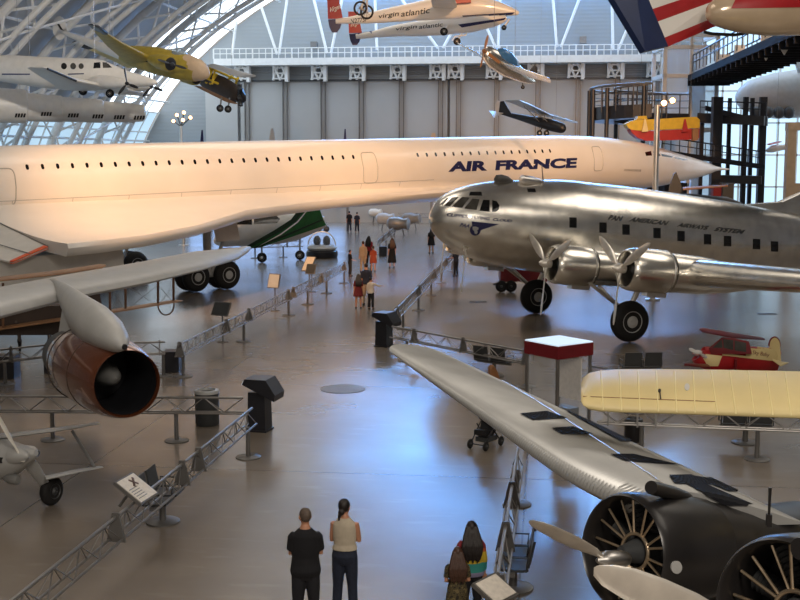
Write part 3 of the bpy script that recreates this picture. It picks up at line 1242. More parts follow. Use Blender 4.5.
# engine pod
fc = P(127.5, 384, 19.0)
ad = (cr * 0.53 - fh * 0.85).normalized()
R = 0.68
m = MB()
m.lathe(fc - ad * 3.1, ad, [(0, R * .70), (.35, R * .80), (.8, R * .92), (1.4, R), (2.0, R), (2.5, R * .97), (2.85, R * .91), (3.05, R * .85), (3.1, R * .82), (3.07, R * .795), (3.0, R * .785)], 56, cap=False)
pod = m.build('engine_pod', 'copper', dz, ang=50)
m = MB()
m.lathe(fc - ad * 3.1, ad, [(3.0, R * .78), (2.7, R * .77), (2.2, R * .78), (1.5, R * .8)], 48, cap=False)
m.build('intake_duct', 'matblack', pod)
m = MB()
m.lathe(fc - ad * 1.6, ad, [(0, R * .79), (.02, R * .78), (.06, R * .3)], 40)
m.build('compressor_face', 'black', pod)
m = MB()
m.lathe(fc - ad * 1.3, ad, [(0, .22), (.3, .20), (.55, .15), (.7, .08), (.76, .01)], 28)
m.build('intake_bullet', 'grey', pod)
m = MB()
m.lathe(fc - ad * 3.55, ad, [(0, R * .5), (.1, R * .66), (.5, R * .72)], 36)
m.build('exhaust_nozzle', 'dgrey', pod)
m = MB()
m.torus(fc - ad * 2.3, ad, R * .985, .012, 44, 6)
m.torus(fc - ad * 1.1, ad, R * 1.0, .008, 44, 6)
m.build('pod_seam', 'dbrown', pod)
# pylon: from the wing crest down and forward to the top of the pod
def pring(c, d, w, h, n=20):
    u = d.cross(V((0, 0, 1))).normalized()
    v = u.cross(d).normalized()
    return [c + u * (w * cos(2 * PI * j / n)) + v * (h * sin(2 * PI * j / n)) for j in range(n)]


p0, p1 = P(52, 283, 23.4), P(121, 345, 18.9)
m = MB()
pts = [(P(47, 279.5, 24.6), .02, .02), (P(56, 283, 23.6), .06, .08), (P(66, 297, 22.2), .14, .26), (P(79, 314, 21.0), .22, .40), (P(96, 326, 20.0), .31, .40), (P(109, 334, 19.4), .28, .32), (P(117.5, 340.5, 18.95), .20, .20), (P(122, 345, 18.7), .10, .10), (P(123.6, 347, 18.62), .03, .03)]
rings = []
for i, (c, w, h) in enumerate(pts):
    d = (pts[min(i + 1, len(pts) - 1)][0] - pts[max(i - 1, 0)][0]).normalized()
    rings.append(pring(c, d, w, h))
m.loft(rings)
py = m.build('pylon', 'ltgrey', dz, ang=60)
# lower web of the pylon
m = MB()
m.prism([P(64, 296, 22.3), P(100, 332, 19.9), P(96, 350, 20.2), P(58, 336, 22.0)], cr * 0.16)
m.build('pylon_web', 'ltgrey', dz)
m = MB()
m.lathe(P(122.6, 346, 18.72), ad, [(0, .035), (.1, .05), (.13, .04)], 16)
m.build('ram_air_inlet', 'black', py)
m = MB()
m.lathe(P(98, 339, 19.45), ad, [(0, .02), (.1, .07), (.3, .09), (.45, .06), (.5, .01)], 16)
m.build('pylon_blister', 'wingwhite', py)

# ------------------------------------------------------------------ corrugated trimotor, near right
JU = thing('corrugated_trimotor', 'corrugated metal trimotor with black lettered wing and dark radial engines, near right', 'airliner', G(640, 600, 0))
def lept(t):
    """leading edge, t=0 tip .. 1 at the wing engine"""
    a, b = G(383, 347, 3.02), G(606, 509, 2.35)
    return a + (b - a) * t


def tept(t):
    a, b = G(432, 347.5, 2.86), G(806, 524, 2.0)
    return a + (b - a) * t


def corr_wing():
    xs = [0, .01, .04, .1, .2, .32, .45, .58, .7, .82, .92, 1]
    th = [0, .3, .62, .86, 1.0, .98, .88, .73, .54, .34, .15, .02]
    rings = []
    N = 560
    for i in range(N + 1):
        t = 1.0 * i / N
        le, te = lept(t), tept(t)
        rt = min(1, t / .05)
        rt = math.sqrt(max(0.0, 1 - (1 - rt) ** 2))
        mid = le * .45 + te * .55
        le2 = mid + (le - mid) * (.35 + .65 * rt)
        te2 = mid + (te - mid) * (.35 + .65 * rt)
        if t > .80:
            le2 = le2 + (te2 - le2) * (.12 * ((t - .80) / .20) ** 2)
        T = (0.10 + .30 * t) * (.4 + .6 * rt)
        w = 0.02 * (0, 1, 0, -1)[i % 4]
        ch = te2 - le2
        r = [le2 + ch * x + V((0, 0, T * .72 * h + (w if 0 < k < 11 else 0))) for k, (x, h) in enumerate(zip(xs, th))]
        r += [le2 + ch * x - V((0, 0, T * .3 * h)) for x, h in list(zip(xs, th))[-1:0:-1]]
        rings.append(r)
    m = MB()
    m.loft(rings)
    return m


wj = corr_wing().build('wing', 'corr', JU, ang=80)
JT = bvh(wj)
# black registration letters seen on the top of the wing
for q in ([(519, 414), (546, 411.5), (566, 418.5), (532, 420.5)], [(551, 428.5), (572, 427), (592, 434.5), (561, 434.5)],
          [(566, 411.5), (578, 411.5), (640, 441.5), (620, 441.5)], [(609, 454.5), (632, 454.5), (680, 465.5), (625, 461.5)],
          [(668, 475.5), (690, 475), (712, 485.5), (674, 484)], [(686, 484.5), (700, 482.5), (752, 505), (724, 505)], [(690, 476), (712, 479), (744, 491), (728, 492)]):
    m = MB()
    decal_grid(m, JT, q, 60, 12, .03)
    if m.v:
        m.build('wing_marking', 'matblack', wj)
m = MB()
# trailing flap line, its highlight laid on as a bright metal strip
m.path([h[0] for h in [hit(JT, 502 + (690 - 502) * i / 20, 381 + (502 - 381) * (i / 20) ** 1.05, .006) for i in range(21)] if h], .014, 6)
m.build('flap_highlight', 'prop', wj)
# wing engine
EF = (-cr * .83 - fh * .56 + V((0, 0, .16))).normalized()
ec = P(621, 552, 12.75)


def radial(c, ax, R, L, nm):
    m = MB()
    m.lathe(c - ax * L, ax, [(0, R * .90), (L * .2, R * .95), (L * .5, R * .985), (L * .75, R), (L - .12, R), (L - .03, R * .975), (L, R * .94), (L - .03, R * .905), (L - .2, R * .89), (L * .4, R * .88)], 64, cap=False)
    cow = m.build('engine_cowling', 'cowl', JU, ang=60)
    u, w = frame(ax)
    m = MB()
    m.lathe(c - ax * .62, ax, [(0, R * .89), (.03, R * .87), (.06, R * .3)], 40)
    m.build('fire_wall', 'black', cow)
    m = MB()
    m.lathe(c - ax * .55, ax, [(0, R * .3), (.12, R * .3), (.2, R * .25), (.34, R * .2), (.48, R * .13), (.55, R * .1)], 32)
    m.build('crankcase', 'dgrey', cow)
    m = MB()
    m.torus(c - ax * .22, ax, R * .30, .022, 36, 8)
    m.build('rocker_ring', 'ribdark', cow)
    for k in range(9):
        a = 2 * PI * k / 9 + .2
        d = u * cos(a) + w * sin(a)
        m = MB()
        prof = []
        for q in range(9):
            prof += [(q * .055 * R / .72, .115), (q * .055 * R / .72 + .02, .085)]
        m.lathe(c - ax * .5 + d * R * .34, d, [(x, r * R / .72) for x, r in prof], 14)
        m.build('cylinder', 'dgrey', cow)
        m = MB()
        e = ax.cross(d)
        for s in (-.075, .075):
            m.tube(c - ax * .22 + d * R * .28 + e * s * .7, c - ax * .18 + d * R * .86 + e * s * 1.5, .015, n=6)
        m.build('pushrod', 'ribdark', cow)
    return cow


R1 = .665
c1 = radial(ec, EF, R1, 1.25, 'a')
# nacelle body behind the cowling
m = MB()
rr = []
back = -EF
for x, w, h, dz_ in ((-.02, .60, .60, 0), (.3, .62, .60, -.02), (1.08, .72, .55, -.10), (2.3, .8, .46, .06), (3.6, .6, .3, .12)):
    c = ec - EF * 1.2 + back * x + V((0, 0, dz_))
    u = back.cross(V((0, 0, 1))).normalized()
    rr.append([c + u * (w * cos(2 * PI * j / 32)) + V((0, 0, h * sin(2 * PI * j / 32))) for j in range(32)])
m.loft(rr)
nac = m.build('nacelle', 'cowl', JU)
NT = bvh([nac, c1])
m = MB()
if not decal(m, NT, [(675.5 + 5.3 * cos(2 * PI * i / 20), 567 + 6.3 * sin(2 * PI * i / 20)) for i in range(20)], .02, .03):
    print('disc miss')
m.build('inspection_disc', 'ltgrey', nac)
# top exhaust scoop
sc0, sc1 = P(651, 487.5, 12.55), P(693, 498, 13.5)
m = MB()
m.path([sc0 - V((0, 0, .0)), sc0 + (sc1 - sc0) * .15, sc0 + (sc1 - sc0) * .5, sc0 + (sc1 - sc0) * .8, sc1], [.075, .08, .078, .06, .02], 16)
m.build('intake_scoop', 'cowl', nac)
# wing engine propeller (two blades)
hb = P(607, 560, 12.15)


def blade(root, tip, wid, ax, thick=.05):
    d = (tip - root)
    L = d.length
    d.normalize()
    e = ax.cross(d).normalized()
    rings = []
    for q, ww, tt in ((0, .22, 1.6), (.08, .24, 1.5), (.17, .5, 1.1), (.3, .86, .9), (.5, 1.0, .75), (.7, .95, .6), (.86, .78, .5), (.95, .5, .4), (1, .12, .3)):
        tw = .75
        ce = e * cos(tw) + ax * sin(tw)
        cn = ax * cos(tw) - e * sin(tw)
        rings.append([root + d * (q * L) + ce * (wid / 2 * ww * cos(2 * PI * j / 16)) + cn * (thick / 2 * tt * sin(2 * PI * j / 16)) for j in range(16)])
    m = MB()
    m.loft(rings)
    return m


m = MB()
m.lathe(hb - EF * .3, EF, [(0, .07), (.1, .1), (.3, .1), (.36, .07), (.45, .02)], 20)
hub = m.build('propeller_hub', 'brushed', JU)
blade(hb, P(531.5, 520, 11.7), .30, EF).build('propeller_blade', 'prop', JU, ang=70)
far = hb + (hb - P(531.5, 520, 11.7))
blade(hb, far, .30, EF).build('propeller_blade', 'prop', JU, ang=70)
# nose engine
EN = (-cr * .80 - fh * .60 + V((0, 0, .14))).normalized()
nc = P(779, 618, 9.2)
c2 = radial(nc, EN, .665, 1.2, 'b')
m = MB()
rr = []
for x, w, h, dz_ in ((-.02, .58, .62, 0), (.6, .62, .66, -.05), (1.6, .7, .72, -.1), (4.0, .8, .95, -.1)):
    c = nc - EN * 1.15 - EN * x + V((0, 0, dz_))
    u = EN.cross(V((0, 0, 1))).normalized()
    rr.append([c + u * (w * cos(2 * PI * j / 32)) + V((0, 0, h * sin(2 * PI * j / 32))) for j in range(32)])
m.loft(rr)
nf = m.build('fuselage', 'cowl', JU)
m = MB()
p = P(800, 549, 9.1)
m.path([p, p - EN * .3, p - EN * .7], [.09, .10, .04], 16)
m.build('intake_scoop', 'cowl', nf)
hn = P(752, 640, 8.55)
blade(hn, P(596.5, 566.5, 8.3), .36, EN, .06).build('propeller_blade', 'prop', JU, ang=70)
m = MB()
m.lathe(hn - EN * .4, EN, [(0, .08), (.1, .12), (.4, .12), (.5, .06), (.55, .02)], 20)
m.build('propeller_hub', 'brushed', JU)
# mast on the wing root
ms = P(769, 516, 12.9)
m = MB()
m.box(ms - V((0, 0, .05)), (.06, .06, .14))
m.tube(ms, ms + V((0, 0, .33)), .014, .02, 8)
m.build('antenna_mast', 'cowl', JU)
# stub legs down to the floor
for c, L in ((ec - EF * 1.6, R1),):
    m = MB()
    m.tube(c - V((0, 0, .4)), V((c.x, c.y, .55)), .09, n=10)
    lg = m.build('landing_gear', 'cowl', JU)
    ax_ = EF.cross(V((0, 0, 1))).normalized()
    wheel_parts(lg, V((c.x, c.y, .55)) + ax_ * .2, ax_, .55, .3)

# ------------------------------------------------------------------ hanging aircraft
def oring(c, d, w, h, n=20, roll=0.0):
    d = V(d).normalized()
    u = d.cross(V((0, 0, 1)))
    if u.length < 1e-4:
        u = V((1, 0, 0))
    u.normalize()
    v = u.cross(d)
    return [c + u * (w * cos(2 * PI * j / n + roll)) + v * (h * sin(2 * PI * j / n + roll)) for j in range(n)]


def body(pts, n=20, k=3):
    """pts: (point, half width, half height) along the body"""
    m = MB()
    rings = []
    q = []
    for i in range(len(pts) - 1):
        for j in range(k):
            t = j / k
            a, b = pts[i], pts[i + 1]
            p0, p3 = pts[max(i - 1, 0)], pts[min(i + 2, len(pts) - 1)]
            h1, h2, h3, h4 = 2 * t**3 - 3 * t**2 + 1, t**3 - 2 * t**2 + t, -2 * t**3 + 3 * t**2, t**3 - t**2
            c = a[0] * h1 + (b[0] - p0[0]) * .5 * h2 + b[0] * h3 + (p3[0] - a[0]) * .5 * h4
            q.append((c, max(.01, a[1] + (b[1] - a[1]) * t), max(.01, a[2] + (b[2] - a[2]) * t)))
    q.append(pts[-1])
    for i, (c, w, h) in enumerate(q):
        d = q[min(i + 1, len(q) - 1)][0] - q[max(i - 1, 0)][0]
        rings.append(oring(c, d, w, h, n))
    m.loft(rings)
    return m


def flatfin(pts, th=.08):
    pts = [V(p) for p in pts]
    n = (pts[1] - pts[0]).cross(pts[2] - pts[1]).normalized()
    m = MB()
    m.prism([p - n * th / 2 for p in pts], n * th)
    return m


def disc_decal(tree, parent, px, py, rx, ry, material, name='window', off=.012):
    m = MB()
    if decal(m, tree, [(px + rx * cos(2 * PI * i / 14), py + ry * sin(2 * PI * i / 14)) for i in range(14)], off):
        return m.build(name, material, parent)


def quad_decal(tree, parent, q, material, name='window', off=.012):
    m = MB()
    if decal(m, tree, q, off):
        return m.build(name, material, parent)


# white twin turboprop
ka = thing('twin_turboprop', 'white twin turboprop aircraft with dark round windows hanging at the far left', 'aircraft', P(80, 75, 66))
b = body([(P(-60, 66, 69), .2, .35), (P(-20, 67, 68.5), .5, .65), (P(10, 69, 68), .68, .78), (P(50, 73, 67.2), .80, .88), (P(95, 74.5, 66.3), .8, .86), (P(112, 77, 66), .72, .66), (P(125, 79, 65.7), .55, .48), (P(142, 81, 65.4), .36, .32), (P(153, 82.2, 65.2), .2, .18), (P(157.5, 82.8, 65.1), .03, .03)]).build('fuselage', 'offwhite', ka)
KT = bvh(b)
for x, y, r, c in ((64, 66.2, 2.9, 'win'), (73.2, 66.2, 2.9, 'winl'), (81.2, 66.2, 2.6, 'winl')):
    disc_decal(KT, ka, x, y, r, r * 1.1, c)
quad_decal(KT, ka, [(94, 62.8), (100.5, 62.3), (100.5, 68), (93.5, 68.4)], 'win', 'cockpit_window')
quad_decal(KT, ka, [(102.5, 62.3), (107, 62.6), (112, 67.6), (103, 68)], 'winl', 'cockpit_window')
quad_decal(KT, ka, [(68, 73.6), (84, 73.2), (84, 74.2), (68, 74.8)], 'navy', 'cheat_line')
quad_decal(KT, ka, [(2, 73.5), (30, 73.6), (30, 74.8), (2, 74.8)], 'navy', 'cheat_line')
m = MB()
m.wing([(P(108, 87, 65.2), P(62, 90, 66.5), .4), (P(76, 80.5, 62.5), P(44, 79, 63.8), .3), (P(47.5, 68.6, 60), P(27, 68, 61), .16), (P(44, 67.5, 59.7), P(30, 67.2, 60.4), .04)])
w_ = m.build('wing', 'offwhite', ka)
m = MB()
m.path([P(76, 80.8, 62.42), P(62, 75, 61.2), P(47.5, 68.8, 59.94)], .06, 8)
m.build('black_leading_edge', 'black', w_)
m = MB()
m.wing([(P(128, 90, 67.5), P(95, 92, 68.5), .35), (P(150, 95, 73), P(135, 95.5, 74), .2)])
m.build('wing', 'offwhite', ka)
for (hx, hy, d, bx) in ((126.5, 83.5, 63.6, 100), (151, 86.5, 68.6, 132)):
    nc_ = body([(P(bx - 14, hy - 1, d + 2), .12, .15), (P(bx, hy - 2, d + 1.2), .3, .34), (P((bx + hx) / 2, hy - 1, d + .6), .32, .34), (P(hx, hy, d), .16, .16)]).build('engine_nacelle', 'offwhite', ka)
    ax = (P(hx, hy, d) - P(bx, hy - 2, d + 1.2)).normalized()
    bladeprop(ka, P(hx + .5, hy, d - .05), ax, .84, 3, 1.3, .16, 'black', .1)
for x, y, d in ((83, 91, 66), (110, 93.5, 66)):
    c = P(x, y, d)
    m = MB()
    m.tube(c, c + V((0, 0, .5)), .05, n=6)
    lg = m.build('landing_gear', 'grey', ka)
    wheel_parts(lg, c, fh, .24, .2)
cables(ka, [P(30, 62, 68), P(95, 60, 66)])

# ventilation duct
vd = thing('ventilation_duct', 'long grey stepped ventilation duct with black grilles below the white turboprop', 'duct', P(70, 110, 72))
m = MB()
pts = []
for px, py, r in ((-60, 103, 19), (-20, 104.5, 17.5), (26, 106.5, 16.5), (27, 107, 14), (61, 109, 13), (62, 109.2, 12.2), (102, 111.2, 11.5), (103, 111.4, 10.2), (134, 113, 9.6), (135, 113, 9), (143, 113, 8.2), (145, 113, 6)):
    d = 72 + px * .02
    pts.append((P(px, py, d), r / F * d, r / F * d))
rings = [oring(c, (pts[-1][0] - pts[0][0]), w, h, 28) for c, w, h in pts]
m.loft(rings)
o = m.build('duct_pipe', 'offwhite', vd)
DT = bvh(o)
for x, y in ((20, 115), (46, 113.6), (73, 115), (97.5, 116), (119, 116.8), (139, 117.2)):
    m = MB()
    for k in range(4):
        decal(m, DT, [(x - 5.4 + k * 2.8, y + 2.2), (x - 3.4 + k * 2.8, y + 2.2), (x - 2.4 + k * 2.8, y - 1.6), (x - 4.4 + k * 2.8, y - 1.6)], .02)
    if m.v:
        m.build('vent_grille', 'black', vd)
cables(vd, [P(-20, 90, 71.6), P(20, 92, 72.4)])

# yellow twin engined aeroplane
yp = thing('twin_engine_monoplane', 'golden yellow twin engine monoplane with black wing tips hanging above the turboprop', 'aircraft', P(150, 60, 76))
body([(P(58, 30, 80), .06, .08), (P(75, 37, 79.4), .15, .18), (P(100, 46.5, 78.5), .24, .3), (P(124, 54, 77.7), .4, .46)]).build('tail_boom', 'offwhite', yp)
b = body([(P(120, 53, 77.8), .3, .4), (P(132, 56, 77.5), .6, .66), (P(155, 60.5, 76.6), .74, .86), (P(178, 66, 75.8), .74, .86), (P(195, 70.5, 75.2), .6, .7), (P(198, 71.5, 75.1), .58, .66)]).build('fuselage', 'olive', yp)
body([(P(186, 67, 75.6), .70, .82), (P(198, 70.5, 75.1), .6, .7), (P(205, 74, 74.9), .38, .46), (P(209, 76.5, 74.8), .05, .05)]).build('nose_cone', 'beige', yp)
YT = bvh(b)
m = MB()
m.wing([(P(150, 58, 75.6), P(126, 62, 76.6), .45), (P(122, 43, 72.5), P(108, 47, 73.5), .3), (P(104, 31.5, 69.6), P(93, 30.5, 70.6), .16)])
w_ = m.build('wing', 'olive', yp)
m = MB()
m.wing([(P(108, 33.6, 69.9), P(96, 31.8, 71.0), .26), (P(100, 27.5, 68.8), P(88.5, 25.6, 69.6), .2), (P(93, 24.8, 68.5), P(88, 24.4, 69.2), .08)])
m.build('black_wing_tip', 'black', w_)
m = MB()
m.wing([(P(142, 64, 78), P(128, 68, 78.6), .4), (P(92, 44.5, 82), P(88, 49.5, 82.6), .2)])
w_ = m.build('wing', 'cream', yp)
m = MB()
m.wing([(P(94, 45.2, 81.8), P(90, 50.2, 82.5), .32), (P(75, 41.2, 83), P(73, 45, 83.4), .1), (P(72.5, 42.2, 83.2), P(72, 43.6, 83.4), .03)])
m.build('black_wing_tip', 'black', w_)
m = MB()
c = P(59.5, 28, 80)
m.prism([c + cr * .46 * cos(2 * PI * i / 22) + V((0, 0, .78 * sin(2 * PI * i / 22))) for i in range(22)], fh * .12)
tf = m.build('tail_fin', 'offwhite', yp)
m = MB()
m.path([P(57.5, 23, 79.9), P(62, 30, 79.9), P(66.5, 33.5, 79.9)], .07, 6)
m.build('rudder_hinge', 'black', tf)
for x, y, w, h in ((144.5, 61, 4.4, 1.2), (135.5, 65.6, 4, 1.3)):
    quad_decal(YT, yp, [(x - w, y + h), (x + w, y + h), (x + w, y - h), (x - w, y - h)], 'win')
m = MB()
m.ell(P(179, 55.5, 75.8), (.55, .5, .45), 14, 8)
m.build('canopy', 'tint', yp)
for (hx, hy, d) in ((171, 64, 73.4), (197, 78, 76.2)):
    nb = body([(P(hx - 22, hy - 5, d + 1.6), .15, .2), (P(hx - 12, hy - 2.4, d + .9), .42, .46), (P(hx - 4, hy - .6, d + .3), .46, .5), (P(hx - .5, hy, d + .05), .42, .45)]).build('engine_nacelle', 'olive', yp)
    ax = (P(hx, hy, d) - P(hx - 12, hy - 2.4, d + .9)).normalized()
    m = MB()
    m.lathe(P(hx - .5, hy, d), ax, [(0, .4), (.05, .38), (.1, .2)], 20)
    m.build('engine_face', 'black', nb)
    bladeprop(yp, P(hx + 1.2, hy + .2, d - .1), ax, 1.1, 2, .2, .16, 'dgrey', .12)
cables(yp, [P(110, 44, 78), P(170, 55, 76)])

# early aeroplane with open yellow struts
ob = thing('open_frame_aeroplane', 'brown bodied early aeroplane with yellow struts and twin wheels hanging by the end wall', 'aircraft', P(222, 85, 82))
body([(P(196, 74, 84), .12, .3), (P(206, 80, 83), .35, .6), (P(222, 87, 82), .42, .72), (P(236, 94, 81), .4, .62), (P(238, 95, 80.9), .3, .4)], 12).build('fuselage', 'dbrown', ob)
m = MB()
for a, c in (((199, 81), (216, 66)), ((206, 83), (214, 67)), ((210, 84), (217, 74)), ((224, 84), (232, 76)), ((234, 88), (238, 78)), ((205, 66), (238, 80)), ((203, 78), (236, 90)), ((216, 66), (212, 84)), ((200, 74), (210, 70))):
    m.tube(P(a[0], a[1], 82), P(c[0], c[1], 81.4), .09, n=6)
m.build('strut_frame', 'yellow', ob)
m = MB()
m.loft([oring(P(238, 94.5, 80.8), cr, .3, .3, 10), oring(P(243, 96, 80.5), cr, .5, .5, 10), oring(P(246, 98, 80.3), cr, .2, .2, 10)])
en = m.build('engine', 'black', ob)
m = MB()
for k in range(7):
    a = 2 * PI * k / 7
    m.tube(P(240.5, 95.5, 80.6), P(240.5, 95.5, 80.6) + (V((0, 0, cos(a))) + fh * sin(a)) * .75, .13, n=8)
m.build('cylinder', 'dgrey', en)
m = MB()
m.wing([(P(218, 66, 81), P(205, 65.5, 82), .2), (P(256, 76, 74), P(238, 77, 75), .16)])
m.build('upper_wing', 'ltgrey', ob)
m = MB()
m.wing([(P(203, 88, 82), P(194, 86, 82.6), .14), (P(238, 104, 80), P(226, 102, 80.6), .1)])
m.build('lower_wing', 'tanwood', ob)
for x in (220, 228):
    c = P(x, 108.3 + (x - 220) * .1, 80.5)
    m = MB()
    m.tube(c, P(x + 1.5, 98, 80.8), .06, n=6)
    lg = m.build('landing_gear', 'grey', ob)
    wheel_parts(lg, c, (fh * .9 - cr * .4), .25, .16, 'grey')
cables(ob, [P(210, 66, 81.6), P(232, 74, 81)])

# white twin boom record aircraft
vf = thing('twin_boom_aircraft', 'white twin boom jet aircraft lettered virgin atlantic with red and navy tails', 'aircraft', P(430, 20, 64))
ba = body([(P(336, 21.4, 64), .12, .14), (P(350, 20.2, 63.9), .16, .18), (P(372, 17.6, 63.7), .26, .30), (P(400, 13.6, 63.4), .34, .42), (P(430, 9.5, 63.1), .42, .55), (P(455, 7, 62.9), .5, .62), (P(480, 6.5, 62.7), .46, .5), (P(500, 9, 62.5), .3, .34), (P(516, 12.6, 62.3), .12, .14), (P(519, 13.4, 62.3), .02, .02)]).build('boom', 'white', vf)
m = MB()
letters(m, bvh(ba), 'N277SF', [(350.5, 23.4), (368, 21.0), (367.6, 17.0), (350.2, 19.0)], .01, .15)
m.build('lettering', 'dgrey', ba)
bb = body([(P(356, 36.6, 68), .12, .14), (P(372, 34.6, 67.9), .16, .18), (P(392, 31.2, 67.7), .26, .30), (P(415, 28.8, 67.4), .34, .42), (P(440, 26.2, 67.1), .42, .5), (P(470, 23, 66.9), .46, .52), (P(492, 20.4, 66.7), .34, .38), (P(504, 18.6, 66.6), .16, .2), (P(507, 18, 66.6), .03, .03)]).build('boom', 'white', vf)
TA, TB = bvh(ba), bvh(bb)
for tr, q1, q2 in ((TA, [(378.8, 19.6), (399, 17.0), (399, 11.4), (378.4, 14.6)], [(401, 16.8), (430, 13.0), (429.6, 7.2), (401, 11.2)]), (TB, [(396, 31.6), (417, 29.2), (417, 24.8), (395.6, 27.6)], [(419, 29.0), (443, 26.4), (442.6, 22.4), (419, 24.8)])):
    for wd, q in (('virgin', q1), ('atlantic', q2)):
        m = MB()
        letters(m, tr, wd, q, .012, .15)
        m.build('lettering', 'dgrey', ba if tr is TA else bb)
for tr, par, q in ((TA, ba, [(458, 21.4), (464, 13.6), (492, 10.6), (517, 12.2), (517.4, 14.2), (500, 15.6), (492, 16.4)]),):
    m = MB()
    decal_grid(m, TA, [(462, 15.5), (515, 12.2), (512, 14.4), (466, 20.5)], 14, 4, .012)
    if m.v:
        m.build('navy_underside_stripe', 'navy', par)
m = MB()
decal_grid(m, TB, [(458, 24.5), (506, 17.8), (504, 20.0), (462, 27.5)], 14, 4, .012)
if m.v:
    m.build('navy_underside_stripe', 'navy', bb)
for (x0, y0, d, sc) in ((328, 18.5, 64, 1.0), (349, 32.8, 68, .88)):
    rf = flatfin([P(x0 + 0 * sc, y0 + .5, d), P(x0 + 15 * sc, y0 + .2, d), P(x0 + 10 * sc, y0 - 24 * sc, d), P(x0 - 1 * sc, y0 - 24 * sc, d)], .12).build('upper_fin', 'red', vf)
    flatfin([P(x0 + 0 * sc, y0 + 1.0, d), P(x0 + 15 * sc, y0 + .6, d), P(x0 + 12 * sc, y0 + 10 * sc, d), P(x0 + 9 * sc, y0 + 14 * sc, d), P(x0 + 4 * sc, y0 + 14 * sc, d), P(x0 + 1.5 * sc, y0 + 9 * sc, d)], .12).build('lower_fin', 'navy', vf)
    m = MB()
    flat_letters(m, 'Virgin', P(x0 + 1.4 * sc, y0 - 4.5 * sc, d - .14), (P(x0 + 12.5 * sc, y0 - 8.5 * sc, d - .14) - P(x0 + 1.4 * sc, y0 - 4.5 * sc, d - .14)), (P(x0 + 2.2 * sc, y0 - 11 * sc, d - .14) - P(x0 + 1.4 * sc, y0 - 4.5 * sc, d - .14)), 0.01, .3)
    m.build('lettering', 'white', rf)
    body([(P(x0 + 10 * sc, y0 + 2.5, d), .12, .13), (P(x0 + 20 * sc, y0 + 1.9, d), .13, .14), (P(x0 + 27 * sc, y0 + .6, d - .1), .17, .18)], 12).build('tail_cone', 'navy', vf)
m = MB()
m.wing([(P(458, 8, 63.2), P(434, 12, 64), .3), (P(448, -22, 54), P(424, -26, 55), .2)])
m.build('wing', 'offwhite', vf)
m = MB()
flat = flatfin([P(450, 4, 62.2), P(471, 2.6, 62.1), P(471, -8, 62.1), P(448, -8, 62.2)], .3)
flat.build('red_engine_cowl', 'red', vf)
for x, y, d, r in ((444, 31.6, 66.4, .22), (457, 41.5, 66, .2), (504, 27.6, 66.2, .14)):
    c = P(x, y, d)
    m = MB()
    m.tube(c, P(x + 5, y - 8, d + .3), .05, n=6)
    lg = m.build('landing_gear', 'white', vf)
    wheel_parts(lg, c, fh, r, .14, 'ltgrey')
m = MB()
m.path([P(452, 40.5, 66), P(455, 36.5, 66), P(466, 35, 66.1), P(467, 32, 66.2)], .04, 6)
m.build('gear_leg', 'white', vf)
cables(vf, [P(400, 10, 63.4), P(480, 2, 62.7), P(400, 28, 67.6)])

# spoked wheels of a machine that hangs above the view
uw = thing('suspended_wheel_pair', 'pair of black spoked wheels hanging in front of the red tail fins', 'wheels', P(364, 10, 52))
m = MB()
m.tube(P(360.5, 8.5, 52), P(367, 12, 52.3), .05, n=8)
m.tube(P(361, 9, 52), P(372, -25, 52), .05, n=8)
m.tube(P(366.5, 12, 52.2), P(368, -25, 52.2), .05, n=8)
m.build('fork', 'ltgrey', uw)
for x, y, d in ((360.3, 8.2, 52), (366.8, 12.2, 52.4)):
    c = P(x, y, d)
    ax = (fh * .95 + cr * .3)
    m = MB()
    m.torus(c, ax, .27, .045, 28, 8)
    t = m.build('wheel', 'rubber', uw)
    m = MB()
    u, w_ = frame(ax)
    for k in range(8):
        a = PI * 2 * k / 8
        m.tube(c, c + (u * cos(a) + w_ * sin(a)) * .25, .008, n=4)
    m.tube(c - ax.normalized() * .06, c + ax.normalized() * .06, .05, n=10)
    m.build('spokes', 'steel', t)

# silver low wing trainer with blue canopy
sp = thing('low_wing_trainer', 'polished silver low wing aeroplane with blue canopy banking before the end wall', 'aircraft', P(505, 62, 60))
b = body([(P(484.5, 51.5, 58.8), .16, .18), (P(486.5, 53, 58.9), .3, .36), (P(494, 58.5, 59.3), .42, .5), (P(506, 66, 60), .44, .52), (P(518, 73.5, 60.8), .32, .38), (P(530, 80, 61.6), .16, .2), (P(535, 82, 62), .05, .05)]).build('fuselage', 'chrome', sp)
ST_ = bvh(b)
m = MB()
decal_grid(m, ST_, [(488.5, 52), (500, 61), (499, 64), (488.5, 56)], 6, 4, .015)
if m.v:
    m.build('brown_nose_panel', 'tanwood', sp)
body([(P(495.5, 53.6, 59.2), .1, .08), (P(500, 53.8, 59.3), .3, .30), (P(507, 58.2, 59.7), .32, .38), (P(514, 64.6, 60.2), .26, .3), (P(519.5, 71, 60.8), .06, .06)]).build('canopy', 'blueglass', sp)
m = MB()
m.wing([(P(500, 62, 59.0), P(509, 69, 60.2), .22), (P(520, 68.5, 57), P(529, 77.5, 57.8), .18), (P(548, 77.6, 55), P(550.5, 83, 55.6), .08), (P(550.5, 79.5, 54.9), P(551, 82, 55.3), .02)])
m.build('wing', 'chrome', sp)
m = MB()
m.wing([(P(489, 60, 59.6), P(493, 64, 60.6), .2), (P(457.5, 43.2, 63), P(459.5, 44.4, 63.8), .08)])
m.build('wing', 'chrome', sp)
flatfin([P(527, 73.5, 61.4), P(535, 65, 61.8), P(537, 72, 62), P(534, 80, 62)], .08).build('tail_fin', 'dgrey', sp)
bladeprop(sp, P(484.2, 51.2, 58.7), (P(484, 51.3, 58.6) - P(494, 58.5, 59.3)), .85, 2, 1.62, .14, 'tanwood', .1)
m = MB()
